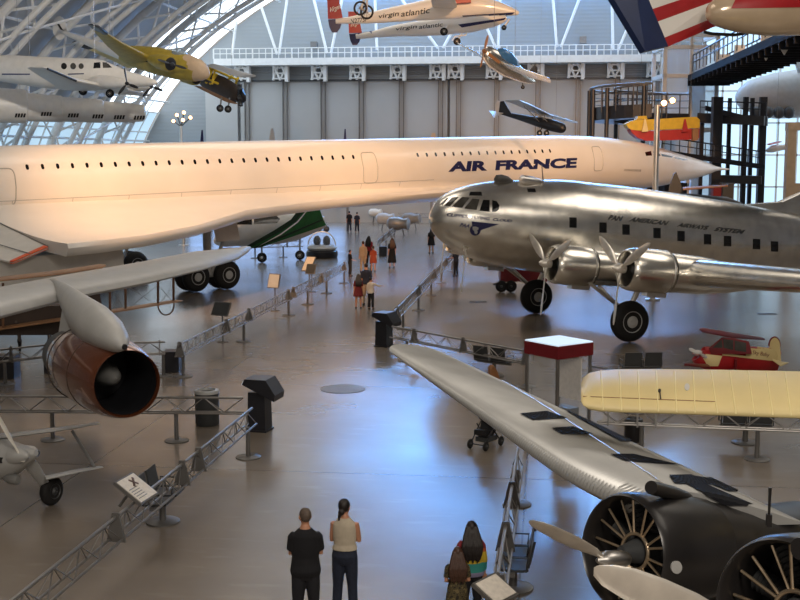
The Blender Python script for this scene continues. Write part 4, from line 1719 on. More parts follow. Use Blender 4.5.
m.tube(P(522.5, 83, 61), P(522.8, 87, 61), .03, n=6)
lg = m.build('tail_leg', 'dgrey', sp)
wheel_parts(lg, P(522.8, 87.2, 61), fh, .1, .07)
cables(sp, [P(494, 52, 59), P(515, 64, 60.4)])

# black high wing aeroplane
bp_ = thing('high_wing_monoplane', 'small black aeroplane with silver high wing hanging just over the airliner roof', 'aircraft', P(540, 120, 84))
b = body([(P(565, 128.6, 82), .12, .14), (P(562, 128.2, 82.2), .3, .36), (P(552, 125.4, 82.8), .36, .42), (P(540, 122.4, 83.4), .34, .36), (P(520, 117.4, 84.6), .2, .22), (P(500, 112.6, 85.6), .08, .1)]).build('fuselage', 'black', bp_)
BT_ = bvh(b)
flatfin([P(499, 113, 85.6), P(513, 116, 84.8), P(508, 108, 85.1), P(504, 101, 85.4), P(500.5, 101.5, 85.6)], .08).build('tail_fin', 'black', bp_)
flatfin([P(499, 113, 85.7), P(500.3, 101.5, 85.7), P(498, 100.5, 85.8), P(495.5, 104, 85.9), P(496, 112, 85.9)], .08).build('rudder', 'ltgrey', bp_)
m = MB()
m.wing([(P(494, 118, 84), P(489, 110.5, 86), .06), (P(504, 113, 85.4), P(500, 112, 86), .08), (P(510, 111, 88), P(506, 110.4, 88.5), .04)])
m.build('tailplane', 'ltgrey', bp_)
m = MB()
m.wing([(P(519, 100.2, 78.2), P(503, 100.6, 79.4), .06), (P(530, 104.8, 80), P(512, 103.2, 81.2), .2), (P(551, 115.6, 83), P(540, 115.6, 84), .22), (P(578, 122.8, 87.5), P(570, 121.6, 88.2), .1)])
m.build('wing', 'brushed', bp_)
m = MB()
for a, c in (((524, 106, 79.6), (539, 121.4, 83)), ((531, 108, 80.2), (549, 123, 83)), ((545, 115, 82.6), (543, 121, 83)), ((552, 116.6, 83.4), (556, 124, 82.6)), ((566, 119.5, 86), (557, 125, 83))):
    m.tube(P(*a), P(*c), .035, n=6)
m.build('wing_strut', 'grey', bp_)
quad_decal(BT_, bp_, [(504, 115.6), (528, 121), (528, 122), (504, 116.4)], 'ltgrey', 'white_stripe')
for x in (539.5, 546.5):
    c = P(x, 133, 82.8)
    m = MB()
    m.tube(c, P(x + 3, 126, 82.8), .04, n=6)
    lg = m.build('landing_gear', 'black', bp_)
    wheel_parts(lg, c, fh, .2, .14)
cables(bp_, [P(540, 112, 82.6), P(556, 118, 83.4)])

# stars-and-stripes aerobatic aircraft, top right
ar = thing('aerobatic_aircraft', 'aerobatic aircraft with red and white striped wing and blue tip, top right corner', 'aircraft', P(720, 10, 21))


def lerp2(q, a, b):
    return ((1 - a) * ((1 - b) * q[0][0] + b * q[3][0]) + a * ((1 - b) * q[1][0] + b * q[2][0]), (1 - a) * ((1 - b) * q[0][1] + b * q[3][1]) + a * ((1 - b) * q[1][1] + b * q[2][1]))


# corners: tip trailing, root trailing, root leading, tip leading
qd = [(665.5, 47), (713, 26.5), (706, -62), (628, -42)]
ql = [(642.5, 52.5), (665.5, 47), (628, -42), (598, -22)]


def slab(q, b0, b1, dd, th=.12):
    c = [lerp2(q, 0, b0), lerp2(q, 1, b0), lerp2(q, 1, b1), lerp2(q, 0, b1)]
    ds = [dd[0] + (dd[1] - dd[0]) * k for k in (0, 1, 1, 0)]
    m = MB()
    pts = [P(x, y, d) for (x, y), d in zip(c, ds)]
    n = (pts[1] - pts[0]).cross(pts[2] - pts[1]).normalized()
    m.hexa([p - n * th / 2 for p in pts] + [p + n * th / 2 for p in pts])
    return m


bk = slab(ql, 0, 1, (20, 20.4)).build('blue_wing_tip', 'blue', ar, smooth=False)
for i, (b0, b1) in enumerate(((0, .10), (.10, .28), (.28, .42), (.42, .62), (.62, .8), (.8, 1))):
    slab(qd, b0, b1, (20.4, 21.4)).build('wing_stripe', 'red' if i % 2 == 0 else 'white', ar, smooth=False)
b = body([(P(705.5, 13, 20.6), .02, .02), (P(708, 13, 20.6), .12, .13), (P(718, 12.2, 20.6), .22, .25), (P(738, 10, 20.7), .34, .38), (P(765, 7.5, 20.8), .42, .48), (P(800, 4, 21), .48, .54), (P(860, -2, 21.4), .5, .56), (P(930, -9, 22), .42, .5), (P(1000, -16, 22.8), .26, .32), (P(1060, -22, 23.6), .08, .12)], 28).build('fuselage', 'tan', ar)
AT = bvh(b)
m = MB()
decal_grid(m, AT, [(731, 8.5), (820, 7.0), (830, -16), (738, -6)], 16, 6, .01)
if m.v:
    m.build('red_top_panel', 'red', ar)
m = MB()
m.path([P(704, 32, 20.9), P(712, 33.8, 20.9), P(735, 35, 20.9), P(750, 32.4, 20.9)], .03, 6)
m.build('shadow_line', 'black', ar)  # black tube drawn as the shadow line below the fuselage
cables(ar, [P(760, -10, 20.8)])

# yellow and red flying boat hull
fb = thing('boat_hulled_glider', 'yellow and red boat shaped aircraft hull hanging behind the lamp post', 'aircraft', P(660, 128, 77.5))
q = [(624, 124), (632, 120.5), (694, 117), (697.5, 120), (697.5, 128), (640, 131), (630, 130), (626.5, 128)]
flatfin([P(x, y, 77.5) for x, y in q], 1.2).build('upper_hull', 'yellow', fb)
q = [(628.5, 129.6), (640, 131.6), (697.2, 128.6), (697, 138), (690, 139.6), (645, 141), (636, 138), (630.5, 133.5)]
flatfin([P(x, y, 77.5) for x, y in q], 1.2).build('lower_hull', 'red', fb)
for x in (645, 685):
    flatfin([P(x - 3.2, 132, 76.7), P(x + 3.2, 131.5, 76.7), P(x + .6, 119, 76.7), P(x - .6, 119, 76.7)], .12).build('fin', 'cream' if x < 660 else 'red', fb)
flatfin([P(635, 120, 77.5), P(646, 119.4, 77.5), P(645, 116, 77.5), P(637, 116.4, 77.5)], .9).build('cockpit_coaming', 'yellow', fb)
flatfin([P(692, 129, 76.8), P(698, 128, 76.8), P(698, 140, 76.8), P(692, 141, 76.8)], .3).build('tail_board', 'tanwood', fb)
cables(fb, [P(640, 118, 77.5), P(690, 118, 77.5)], 26)

# ------------------------------------------------------------------ right hand steelwork
et = thing('elevator_tower', 'tall pale framed glass elevator tower beside the steel walkway', 'tower', V((P(682, 160, 93).x, P(682, 160, 93).y, 0)))
cx_ = P(682, 160, 96)
cx_.z = 0
W2 = 2.05
zt = P(682, 34, 93).z
m = MB()
R7 = Matrix.Rotation(YAW, 3, 'Z')


def tw(x, y, z):
    return cx_ + R7 @ V((x, y, 0)) + V((0, 0, z))


for x in (-W2, 0, W2):
    for y in (-W2, W2):
        m.box(tw(x, y, zt / 2), (.3 if x else .24, .3, zt), R7)
for z in (3, P(682, 110, 93).z - 1.5, P(682, 75, 93).z, P(682, 46, 93).z, zt):
    for y in (-W2, W2):
        m.box(tw(0, y, z), (2 * W2 + .3, .3, .3), R7)
    for x in (-W2, W2):
        m.box(tw(x, 0, z), (.3, 2 * W2, .3), R7)
m.build('tower_frame', 'tanwood' if False else 'offwhite', et, smooth=False)
za, zb = P(682, 75, 93).z, P(682, 46, 93).z
for x in (-W2 / 2, W2 / 2):
    for z0, z1 in ((za + .15, zb - .15), (3.15, za - .15)):
        m = MB()
        m.box(tw(x, -W2 + .02, (z0 + z1) / 2), (W2 - .3, .05, z1 - z0), R7)
        m.build('glass_pane', 'paleglass', et, smooth=False)
m = MB()
m.box(tw(0, .4, za - 2.2), (2.6, 2.2, 2.6), R7)
m.build('lift_car', 'offwhite', et, smooth=False)

sr = thing('spiral_ramp', 'dark steel curving ramp with handrails left of the glass tower', 'ramp', V((P(634, 160, 85).x, P(634, 160, 85).y, 0)))
c0 = P(640, 160, 85)
c0.z = 0
Rr = 50 / F * 85


def rp(a, r, z):
    return c0 + cr * (r * cos(a)) + fh * (r * sin(a)) + V((0, 0, z))


def rz(a):
    return P(640, 116 - 5 * (a / PI - .5), 85).z


arcs = [PI * .05 + PI * 1.45 * i / 26 for i in range(27)]
m = MB()
m.loft([[rp(a, Rr, rz(a) - .55), rp(a, Rr, rz(a) + .35), rp(a, Rr - 1.7, rz(a) + .35), rp(a, Rr - 1.7, rz(a) - .55)] for a in arcs])
m.build('ramp_deck', 'dsteel', sr, smooth=False)
for r in (Rr, Rr - 1.7):
    m = MB()
    m.path([rp(a, r, rz(a) + 1.75) for a in arcs], .09, 8)
    m.build('handrail', 'panel', sr)
    m = MB()
    for k in (.75, 1.25):
        m.path([rp(a, r, rz(a) + k) for a in arcs], .03, 5)
    for a in arcs[::2]:
        m.tube(rp(a, r, rz(a)), rp(a, r, rz(a) + 1.75), .05, n=6)
    m.build('balusters', 'dsteel', sr)
m = MB()
m.loft([[rp(a, Rr, rz(a) - 5.4), rp(a, Rr, rz(a) - 4.6), rp(a, Rr - 1.7, rz(a) - 4.6), rp(a, Rr - 1.7, rz(a) - 5.4)] for a in arcs])
m.build('lower_ramp_deck', 'dsteel', sr, smooth=False)
for a in (PI, PI * 1.08, PI * 1.22, PI * .85, PI * .6, PI * 1.45):
    m = MB()
    p = rp(a, Rr + .1, 0)
    m.tube(p, p + V((0, 0, rz(a) + 1.6)), .15, n=10)
    m.build('column', 'dsteel', sr)

sf = thing('steel_stair_tower', 'dark steel stair and landing frame right of the glass tower', 'stairs', V((P(735, 160, 88).x, P(735, 160, 88).y, 0)))
for px, yt, d, r in ((717.5, 97, 87, .35), (730, 98, 90, .13), (746, 97, 88, .17), (752.5, 98, 91, .14), (763.5, 97, 88, .24), (702, 122, 90, .14)):
    p = P(px, yt, d)
    m = MB()
    m.box(V((p.x, p.y, p.z / 2)), (r * 2, r * 2, p.z), R7)
    m.build('column', 'dsteel', sf, smooth=False)


def beam(parent, name, a, b, w, h, material='dsteel'):
    d = (b - a)
    s = d.cross(V((0, 0, 1))).normalized() * (w / 2)
    up = V((0, 0, h / 2))
    m = MB()
    m.hexa([a - s - up, b - s - up, b + s - up, a + s - up, a - s + up, b - s + up, b + s + up, a + s + up])
    return m.build(name, material, parent, smooth=False)


def railing(parent, a, b, h, n, material='dsteel', r=.035, name='railing'):
    m = MB()
    for k in (1.0, .55):
        m.tube(a + V((0, 0, h * k)), b + V((0, 0, h * k)), r * (1.5 if k == 1 else 1), n=6)
    for i in range(n + 1):
        p = a + (b - a) * (i / n)
        m.tube(p, p + V((0, 0, h)), r, n=6)
    return m.build(name, material, parent)


beam(sf, 'landing_deck', P(700, 118, 90), P(766, 121, 88), 2.2, .7)
railing(sf, P(700, 114.5, 89), P(766, 117, 87), 1.0, 9)
beam(sf, 'landing_deck', P(722, 179, 89), P(762, 180, 88), 2.0, .6)
beam(sf, 'stair_flight', P(662, 152, 84), P(764, 167, 86), .25, .35)
railing(sf, P(662, 151, 84), P(764, 166, 86), 1.0, 12)
beam(sf, 'stair_flight', P(705, 108, 88), P(745, 118, 88), .25, .35)

fbk = thing('footbridge', 'dark steel overhead footbridge with white railings coming in from the right edge', 'bridge', V((P(760, 60, 75).x, P(760, 60, 75).y, 0)))
a_, b_ = P(709, 78, 93), P(860, 18, 52)
b_ = a_ + (b_ - a_) * 1.25
beam(fbk, 'bridge_deck', a_, b_, 3.2, .45, 'matblack')
dirb = (b_ - a_).normalized()
side = dirb.cross(V((0, 0, 1))).normalized()
for s in (-1.25, 1.25):
    railing(fbk, a_ + V((0, 0, .5)) + side * s, b_ + V((0, 0, .5)) + side * s, 1.25, 30, 'dsteel', .04)
m = MB()
for i in range(31):
    p = a_ + (b_ - a_) * (i / 30) - V((0, 0, .4))
    m.box(p, (3.2, .14, .4), Matrix.Rotation(math.atan2(side.y, side.x), 3, 'Z'))
m.build('floor_beams', 'matblack', fbk, smooth=False)
m = MB()
m.box(a_ + V((0, 0, 1.9)) + dirb * 3, (3.4, .1, .35), Matrix.Rotation(math.atan2(dirb.y, dirb.x), 3, 'Z'))
m.build('sloping_fascia', 'offwhite', fbk, smooth=False)
for px, py, d in ((720.5, 70, 84), (735, 62, 78), (761, 54, 68), (778.5, 48, 62.5)):
    w_, h_ = .34, 1.0
    c = P(px, py, d) - fh * 1.0
    m = MB()
    m.prism([c + cr * -w_ + V((0, 0, h_)), c + cr * w_ + V((0, 0, h_)), c + cr * w_ + V((0, 0, .1)), c + V((0, 0, -.45)), c - cr * w_ + V((0, 0, .1))], fh * .06)
    m.build('pennant', 'offwhite', fbk, smooth=False)

# things seen in the right hand annex
sh = thing('annex_spacecraft', 'large pale rounded craft glimpsed beneath the footbridge at the right edge', 'spacecraft', P(770, 100, 100))
body([(P(738, 104, 100), .3, .5), (P(750, 98, 100), 1.2, 1.4), (P(775, 96, 100), 1.7, 1.9), (P(815, 92, 100), 1.9, 2.1)], 20).build('fuselage', 'ltgrey', sh)
for x in (757, 768, 779, 789):
    m = MB()
    m.ell(P(x, 112.5, 98.2), (.5, .4, .5), 12, 8)
    m.build('dark_bulge', 'dgrey', sh)
m = MB()
m.wing([(P(800, 80, 99), P(840, 84, 99), .4), (P(792, 56, 99), P(812, 56, 99), .2)])
m.build('tail_fin', 'offwhite', sh)
cables(sh, [P(775, 80, 100)])
gp = thing('annex_gate_frame', 'beige upright post and lintel at the right edge behind the silver airliner', 'frame', V((P(790, 160, 76).x, P(790, 160, 76).y, 0)))
m = MB()
p = P(790, 160, 76)
m.box(V((p.x, p.y, 4.2)), (.55, .55, 8.4), R7)
m.box(V((p.x, p.y, 8.2)) + cr * .9, (2.4, .6, .5), R7)
m.box(V((p.x, p.y, 3.9)) + cr * 1.0, (1.8, .6, 1.4), R7)
m.build('post', 'beige', gp, smooth=False)
rp_ = thing('small_hanging_plane', 'tiny red and white aeroplane hanging in the bright annex opening', 'aircraft', P(776, 148, 96))
body([(P(766, 151, 96), .1, .12), (P(772, 149, 96), .3, .3), (P(785, 147, 96), .22, .22), (P(796, 146, 96), .06, .08)], 12).build('fuselage', 'white', rp_)
m = MB()
m.wing([(P(770, 145, 94), P(766, 144, 95), .1), (P(782, 142, 97), P(776, 141.5, 98), .1)])
m.build('wing', 'red', rp_)
cables(rp_, [P(776, 146, 96)])
ft = thing('dark_finned_aircraft', 'dark pointed tail fin and pale wing standing just beyond the silver airliner', 'aircraft', V((P(680, 190, 66).x, P(680, 190, 66).y, 0)))
body([(P(672, 199, 66), .2, .3), (P(690, 204, 66.5), .5, .6), (P(725, 207, 67.5), .5, .6), (P(745, 207, 68), .1, .1)], 14).build('fuselage', 'dgrey', ft)
flatfin([P(668, 196, 66), P(684, 196, 66), P(680, 182, 66), P(676, 172, 66), P(673.5, 174, 66), P(670, 184, 66)], .16).build('tail_fin', 'dgrey', ft)
m = MB()
m.wing([(P(683, 190, 64.5), P(683, 187, 66), .14), (P(728, 186.4, 65), P(728, 184.8, 66), .1)])
m.build('wing', 'tanwood', ft)
m = MB()
p = P(700, 200, 66.5)
m.tube(V((p.x, p.y, 0)), p, .12, n=8)
m.build('stand_leg', 'dgrey', ft)
for px, py, w_, h_, c, lb in ((716, 195, .5, 1.0, 'dred', 'dark red display case beyond the silver airliner, under the stair'), (727, 190.5, .7, .8, 'dgrey', 'grey display cabinet beyond the silver airliner, under the stair')):
    p = P(px, py, 74)
    m = MB()
    zz = p.z + h_ / 2
    m.box(V((p.x, p.y, zz / 2)), (w_, .6, zz), R7)
    m.box(V((p.x, p.y, zz + .03)), (w_ + .1, .7, .06), R7)
    tag(m.build('display_case', c, smooth=False), lb, 'display case')

# ------------------------------------------------------------------ flood lamp posts
def lamp_post(px, ybase, d, heads, label, r):
    p = P(px, ybase, d)
    t = thing('flood_lamp_post', label, 'lamp', V((p.x, p.y, 0)))
    top = p.z
    m = MB()
    m.lathe(V((p.x, p.y, 0)), (0, 0, 1), [(0, r * 2.6), (.08, r * 2.6), (.1, r * 1.1), (top * .5, r), (top, r * .9)], 16)
    m.build('pole', 'brushed', t)
    m = MB()
    for hx, hy in heads:
        m.tube(V((p.x, p.y, top - .05)), P(hx, hy, d), .04, n=6)
    m.build('lamp_bracket', 'dgrey', t)
    for hx, hy in heads:
        c = P(hx, hy, d)
        dr = (-fh * .9 + V((0, 0, -.2)) - cr * .1).normalized()
        m = MB()
        m.lathe(c - dr * .22, dr, [(0, .05), (.06, .1), (.28, .15), (.3, .15), (.27, .13)], 16, cap=False)
        hd = m.build('lamp_head', 'dgrey', t)
        m = MB()
        m.lathe(c + dr * .01, dr, [(0, .12), (.05, .11), (.08, .07)], 16)
        m.build('bulb', 'flood', hd)
    return t


lamp_post(657.5, 105, 52, ((664, 103), (672.5, 100.5)), 'tall beige lamp post with glowing floods before the red and yellow hull', .13)
lamp_post(181, 126, 84, ((177, 115), (184, 112.5), (190.5, 117.5), (173.5, 121), (183, 120)), 'lamp post with cluster of glowing floods behind the white airliner', .14)

# aircraft standing far behind the big airliner, only their fins rise over its roof
for px, yt, wv, c, lb, d in ((272, 128.5, 4.6, 'ltgrey', 'pale pointed tail fin of an aircraft behind the white airliner, below the door brackets', 96), (345, 129, 2.2, 'navy', 'thin dark tail fin of an aircraft behind the white airliner, middle of its roof line', 97), (202, 130, 2.4, 'navy', 'dark blue tail fin of an aircraft behind the airliner roof, right of the lamp post', 98), (433, 133, 6, 'beige', 'small tan tail fin of an aircraft showing over the airliner roof below the black aeroplane', 94)):
    b0 = P(px, 150, d)
    t = thing('finned_aircraft', lb, 'aircraft', V((b0.x, b0.y, 0)))
    flatfin([P(px - wv, 150, d), P(px + wv, 150, d), P(px + wv * .35, yt, d), P(px - wv * .2, yt, d)], .18).build('tail_fin', c, t)
    body([(b0 - fh * 1.0 - V((0, 0, .3)), .2, .2), (b0 + fh * 1 - V((0, 0, .6)), .6, .7), (b0 + fh * 5 - V((0, 0, 1.6)), .8, .9), (b0 + fh * 8 - V((0, 0, 2.4)), .3, .3)], 16).build('fuselage', 'ltgrey', t)
    q = b0 + fh * 4 - V((0, 0, 1.6))
    m = MB()
    m.tube(V((q.x, q.y, 0)), q, .12, n=8)
    m.build('landing_gear', 'grey', t)

# ------------------------------------------------------------------ rails, posts and floor furniture
def gz(px, py, z=1.0):
    p = G(px, py, z)
    p.z = 0
    return p


def barrier(a, b, label, posts, plates, group=None, zt=1.0, zb=.66, w=.095, pitch=.42, ends=True):
    a, b = V((a.x, a.y, 0)), V((b.x, b.y, 0))
    d = b - a
    L = d.length
    d.normalize()
    s = V((-d.y, d.x, 0))
    t = thing('barrier_rail', label, 'barrier', (a + b) / 2, group=group)
    up = lambda z: V((0, 0, z))
    m = MB()
    m.tube(a + up(zt), b + up(zt), .028, n=8)
    m.build('top_rail', 'steel', t)
    for k in (-1, 1):
        m = MB()
        m.tube(a + up(zb) + s * w * k, b + up(zb) + s * w * k, .022, n=8)
        m.build('bottom_rail', 'steel', t)
    m = MB()
    n = max(2, int(L / pitch))
    for i in range(n):
        p, q = a + d * (L * i / n), a + d * (L * (i + 1) / n)
        for k in (-1, 1):
            if i % 2 == 0:
                m.tube(p + up(zt), q + up(zb) + s * w * k, .011, n=5, cap=False)
            else:
                m.tube(p + up(zb) + s * w * k, q + up(zt), .011, n=5, cap=False)
    m.build('lattice', 'steel', t)
    for f in plates:
        p = a + d * (L * f)
        m = MB()
        m.prism([p + up(zt + .07) + s * .05 - d * .02, p + up(zt + .07) - s * .05 - d * .02, p + up(zb - .04) - s * .15 - d * .02, p + up(zb - .04) + s * .15 - d * .02], d * .04)
        m.build('joint_plate', 'panel', t, smooth=False)
    for f in posts:
        p = a + d * (L * f)
        m = MB()
        m.lathe(p, V((0, 0, 1)), [(0, .27), (.02, .27), (.03, .25), (.04, .05), (zb, .045)], 24)
        m.build('post', 'panel', t)
    return t


def bench(c, ang, label, twin=True, group=None):
    t = thing('beam_seat', label, 'seat', M=Matrix.Translation(c) @ Matrix.Rotation(ang, 4, 'Z'), group=group)
    M = ROOTM[t.name]
    m = MB(M)
    m.lathe((0, 0, 0), (0, 0, 1), [(0, .3), (.025, .3), (.035, .28), (.045, .06), (.4, .055)], 24)
    m.box((0, 0, .4), (1.15, .08, .06))
    m.build('pedestal', 'panel', t)
    for x in (-.29, .29):
        m = MB(M)
        m.loft([[V((x + dx, y, z + dz)) for dx, dz in ((-.24, -.02), (.24, -.02), (.24, .02), (-.24, .02))] for y, z in ((.24, .47), (.1, .455), (-.15, .45), (-.23, .47))])
        m.build('seat', 'seatv', t)
        m = MB(M)
        m.loft([[V((x + dx, y + dy, z)) for dx, dy in ((-.24, -.015), (.24, -.015), (.24, .02), (-.24, .02))] for y, z in ((-.23, .5), (-.27, .65), (-.31, .86), (-.32, .9))])
        m.build('backrest', 'seatv', t)
        for q in (-.27, .27):
            m = MB(M)
            m.path([V((x + q, -.2, .45)), V((x + q, -.22, .66)), V((x + q, .12, .66)), V((x + q, .18, .6)), V((x + q, .18, .46))], .015, 6)
            m.build('armrest', 'dgrey', t)
    return t


def sign(c, ang, label, w=.6, h=.5, z=1.05, tilt=.6, mat_='poster', pic=True, foot=True):
    t = thing('information_sign', label, 'sign', M=Matrix.Translation(c) @ Matrix.Rotation(ang, 4, 'Z'))
    M = ROOTM[t.name]
    m = MB(M)
    if foot:
        m.lathe((0, .06, 0), (0, 0, 1), [(0, .2), (.02, .2), (.03, .03), (z - .04, .025)], 16)
    else:
        m.path([(0, .30, z - .3), (0, .16, z - .12), (0, .03, z - .02)], .025, 8)
    m.build('stand', 'panel', t)
    R = Matrix.Rotation(tilt, 3, 'X')
    m = MB(M)
    m.box((0, 0, z), (w, h, .05), R)
    b = m.build('board', 'panel', t, smooth=False)
    m = MB(M)
    m.box(V((0, 0, z)) + R @ V((0, 0, .03)), (w - .06, h - .06, .012), R)
    pr = m.build('printed_sheet', mat_, b, smooth=False)
    if pic:
        m = MB(M)
        o = V((0, 0, z))
        for (x, y, sx, sy, an) in ((.05, .1, .22, .035, .7), (.05, .1, .03, .16, .7), (.0, .06, .09, .03, .7)):
            m.box(o + R @ V((x * w / .6, y * h / .5, .04)), (sx * w / .6, sy * h / .5, .01), R @ Matrix.Rotation(an, 3, 'Z'))
        m.build('printed_picture', 'photo', pr, smooth=False)
        m = MB(M)
        for k in range(5):
            m.box(o + R @ V((-.1 * w / .6, (.02 - .045 * k) * h / .5, .037)), (.26 * w / .6, .014, .006), R)
        m.build('text_lines', 'grey', pr, smooth=False)
    return t


up1 = V((0, 0, 1))
# near left rail along the aisle
a, b = gz(-10, 618), gz(252, 408)
barrier(a, b, 'grey lattice barrier rail running up the near left side of the aisle', (.0, .97), (.335, .60, .68))
barrier(gz(-30, 396), gz(243, 398), 'grey lattice barrier rail crossing behind the round bin, ending at the podium', (.30, .755), (.1, .52))
barrier(gz(178, 345), gz(290, 290), 'grey lattice barrier rail along the far left of the aisle by the big tyres', (.03, .5, .98), (.01, .35, .55, .98))
barrier(gz(292, 289), gz(345, 263), 'grey lattice barrier rail in the aisle beside the glass domed hovercraft', (.25, .6, .98), (.02, .5, .98))
barrier(gz(394, 311), gz(454, 251), 'grey lattice barrier rail on the right of the aisle below the silver nose', (.10, .3, .5, .7, .95), (.03, .3, .55, .8))
barrier(gz(392, 326.5), gz(530, 352), 'grey lattice barrier rail running from the dark podium toward the red topped kiosk', (.12, .98), (.18, .55, .97))
barrier(gz(589, 366), gz(640, 374), 'short grey barrier rail between the red topped kiosk and the cream wing', (.9,), (.6,))
barrier(gz(597, 407), gz(830, 416), 'grey lattice barrier rail under the cream wing', (.2, .7), (.18, .26, .05))
barrier(gz(498, 574), gz(518, 448), 'grey lattice barrier rail running beneath the corrugated wing tip', (.14, .96), (.3, .62))
barrier(gz(-20, 352), gz(47, 345), 'grey barrier rail behind the copper pod, left part, beside the dark box', (.35,), (.45,))
barrier(gz(52, 345), gz(165, 342), 'grey barrier rail behind the copper pod, right part', (.2, .98), (.95,))
barrier(gz(222, 243), gz(303, 241), 'grey barrier rail under the green striped jet', (.15, .4, .75), (.3, .8))
barrier(gz(378, 240), gz(393, 228), 'short pale barrier rail far down the aisle behind the walking groups', (.1, .5, .9), (.3, .7))
barrier(gz(398, 213), gz(436, 214), 'thin far barrier rail left of the silver airliner nose', (.1, .9), (.5,))

# seats fixed on the rails
AX = 0.0
bench(G(163, 522), PI * .5 + PI, 'dark twin beam seat on disc foot at the near left barrier rail')
bench(G(513, 588), PI * .5, 'dark twin beam seat beside the rail under the corrugated wing tip')
bench(G(745, 443), 0, 'dark twin beam seat under the cream wing at right')
bench(G(494, 376), -.5, 'dark chair-like beam seat between the rail and the red topped kiosk')
bench(G(640, 382), .2, 'dark beam seat in front of the silver airliner tyre')

# panels
sign(gz(133, 489, 1.15) + cr * .05, PI / 2 - .12, 'tilted white information panel with aircraft picture on the near left rail', .62, .56, 1.15, .62, foot=False)
sign(gz(230, 309, 1.15) + cr * -.3, YAW - .5, 'dark edged information panel on the far left rail near the big tyre', .7, .5, 1.15, 1.1, 'seatv', False)
sign(gz(274, 281, 1.25), YAW - .5, 'pale information panel standing on the far left rail', .55, .6, 1.25, 1.3, 'ltgrey', False)
sign(gz(325, 264, 1.1) - cr * .8, YAW - .4, 'white tilted panel in front of the glass domed hovercraft', .5, .9, 1.1, .8, 'poster', False)
sign(gz(495, 590, 1.0), YAW + .9, 'pale tilted information panel at the bottom edge by the girl in camouflage', .5, .42, 1.0, .5, 'poster', False)
sign(gz(311, 269, 1.1), YAW - .4, 'small dark information panel on the rail left of the hovercraft', .5, .5, 1.1, 1.1, 'seatv', False)

# podiums
def podium(c, ang, label, h=1.15, w=.5, dep=.5):
    t = thing('podium', label, 'podium', M=Matrix.Translation(c) @ Matrix.Rotation(ang, 4, 'Z'))
    M = ROOTM[t.name]
    m = MB(M)
    m.loft([[V((x * w / 2 * k, y * dep / 2 * k, z)) for x, y in ((-1, -1), (1, -1), (1, 1), (-1, 1))] for z, k in ((0, 1.0), (.04, 1.0), (.05, .88), (h * .85, .82), (h * .86, .8))])
    m.build('pedestal', 'dsteel', t, smooth=False)
    m = MB(M)
    y = dep
    m.prism([V((-w * .62, -y * .95, h * .70)), V((-w * .62, y * .62, h * 1.04)), V((-w * .62, y * .5, h * 1.16)), V((-w * .62, -y * .55, h * 1.16)), V((-w * .62, -y * 1.0, h * .84))], V((w * 1.24, 0, 0)))
    b = m.build('hood', 'dsteel', t, smooth=False)
    m = MB(M)
    m.prism([V((-w * .5, y * .56, h * 1.11)), V((w * .5, y * .56, h * 1.11)), V((w * .5, y * .66, h * 1.02)), V((-w * .5, y * .66, h * 1.02))], V((0, .012, .01)))
    m.build('lit_screen', 'screen', b, smooth=False)
    return t


podium(G(260, 430), YAW + PI * .42, 'dark angled podium at the end of the near left rails beside the round bin', 1.08, .52, .5)
podium(G(384, 346), YAW + PI * .35, 'dark angled podium at the corner of the right aisle rails', 1.0, .55, .5)

# litter bins
def bin_(c, label, r, h, material='dgrey', lidm='ltgrey', name='litter_bin'):
    t = thing(name, label, 'bin', c)
    m = MB()
    m.lathe(c, up1, [(0, r * .94), (.03, r), (h - .06, r), (h - .04, r * 1.02)], 36)
    m.build('body', material, t)
    m = MB()
    m.lathe(c, up1, [(h - .05, r * 1.04), (h - .01, r * 1.05), (h + .02, r * 1.0), (h + .035, r * .72), (h - .02, r * .66), (h - .05, r * .6)], 36)
    m.build('lid', lidm, t)
    m = MB()
    m.lathe(c, up1, [(h - .045, r * .66), (h - .02, r * .67)], 30)
    m.build('opening', 'black', t)
    return t


bin_(G(207.5, 424.5), 'round dark bin with pale rim behind the near left crossing rail', .285, .82)
bin_(G(633, 441), 'round dark bin under the left end of the cream wing', .2, .5, 'black', 'dgrey')

for px, py, w, d, h, lb in ((2, 377, .9, .6, .62, 'dark floor box at the left edge behind the copper pod'), (54, 371, .45, .5, .62, 'dark floor box under the rail touching the copper pod'), (173, 371, .45, .5, .6, 'small dark floor box at the rail corner right of the copper pod'), (383, 256, .5, .5, .6, 'small dark case on the far aisle floor beside the woman in black')):
    c = G(px, py)
    m = MB()
    m.box(c + up1 * h / 2, (w, d, h), R7)
    m.box(c + up1 * (h + .01), (w + .03, d + .03, .02), R7)
    tag(m.build('floor_box', 'dsteel', smooth=False), lb, 'box')

# red topped kiosk
kc = G(557, 447)
kt = thing('information_kiosk', 'glass sided kiosk with dark red band and bright white top', 'kiosk', M=Matrix.Translation(kc) @ Matrix.Rotation(rad(43), 4, 'Z'))
M = ROOTM[kt.name]
hw, zt = .53, 2.36
m = MB(M)
m.box((0, 0, zt - .14), (2 * hw, 2 * hw, .28))
m.build('red_fascia', 'dred', kt, smooth=False)
m = MB(M)
m.box((0, 0, zt + .012), (2 * hw - .02, 2 * hw - .02, .03))
m.build('white_roof', 'screen', kt, smooth=False)
for x in (-1, 1):
    for y in (-1, 1):
        m = MB(M)
        m.box((x * (hw - .05), y * (hw - .05), (zt - .28) / 2), (.06, .06, zt - .28))
        m.build('post', 'steel', kt, smooth=False)
for k in range(4):
    m = MB(M @ Matrix.Rotation(k * PI / 2, 4, 'Z'))
    m.box((0, hw - .05, (zt - .3) / 2 + .02), (2 * hw - .18, .015, zt - .36))
    m.build('glass_pane', 'glass', kt, smooth=False)
m = MB(M)
m.box((0.26, -.1, 1.55), (.03, .7, .95))
m.build('notice_board', 'poster', kt, smooth=False)
m = MB(M)
m.box((.2, -.05, .45), (.3, .5, .9))
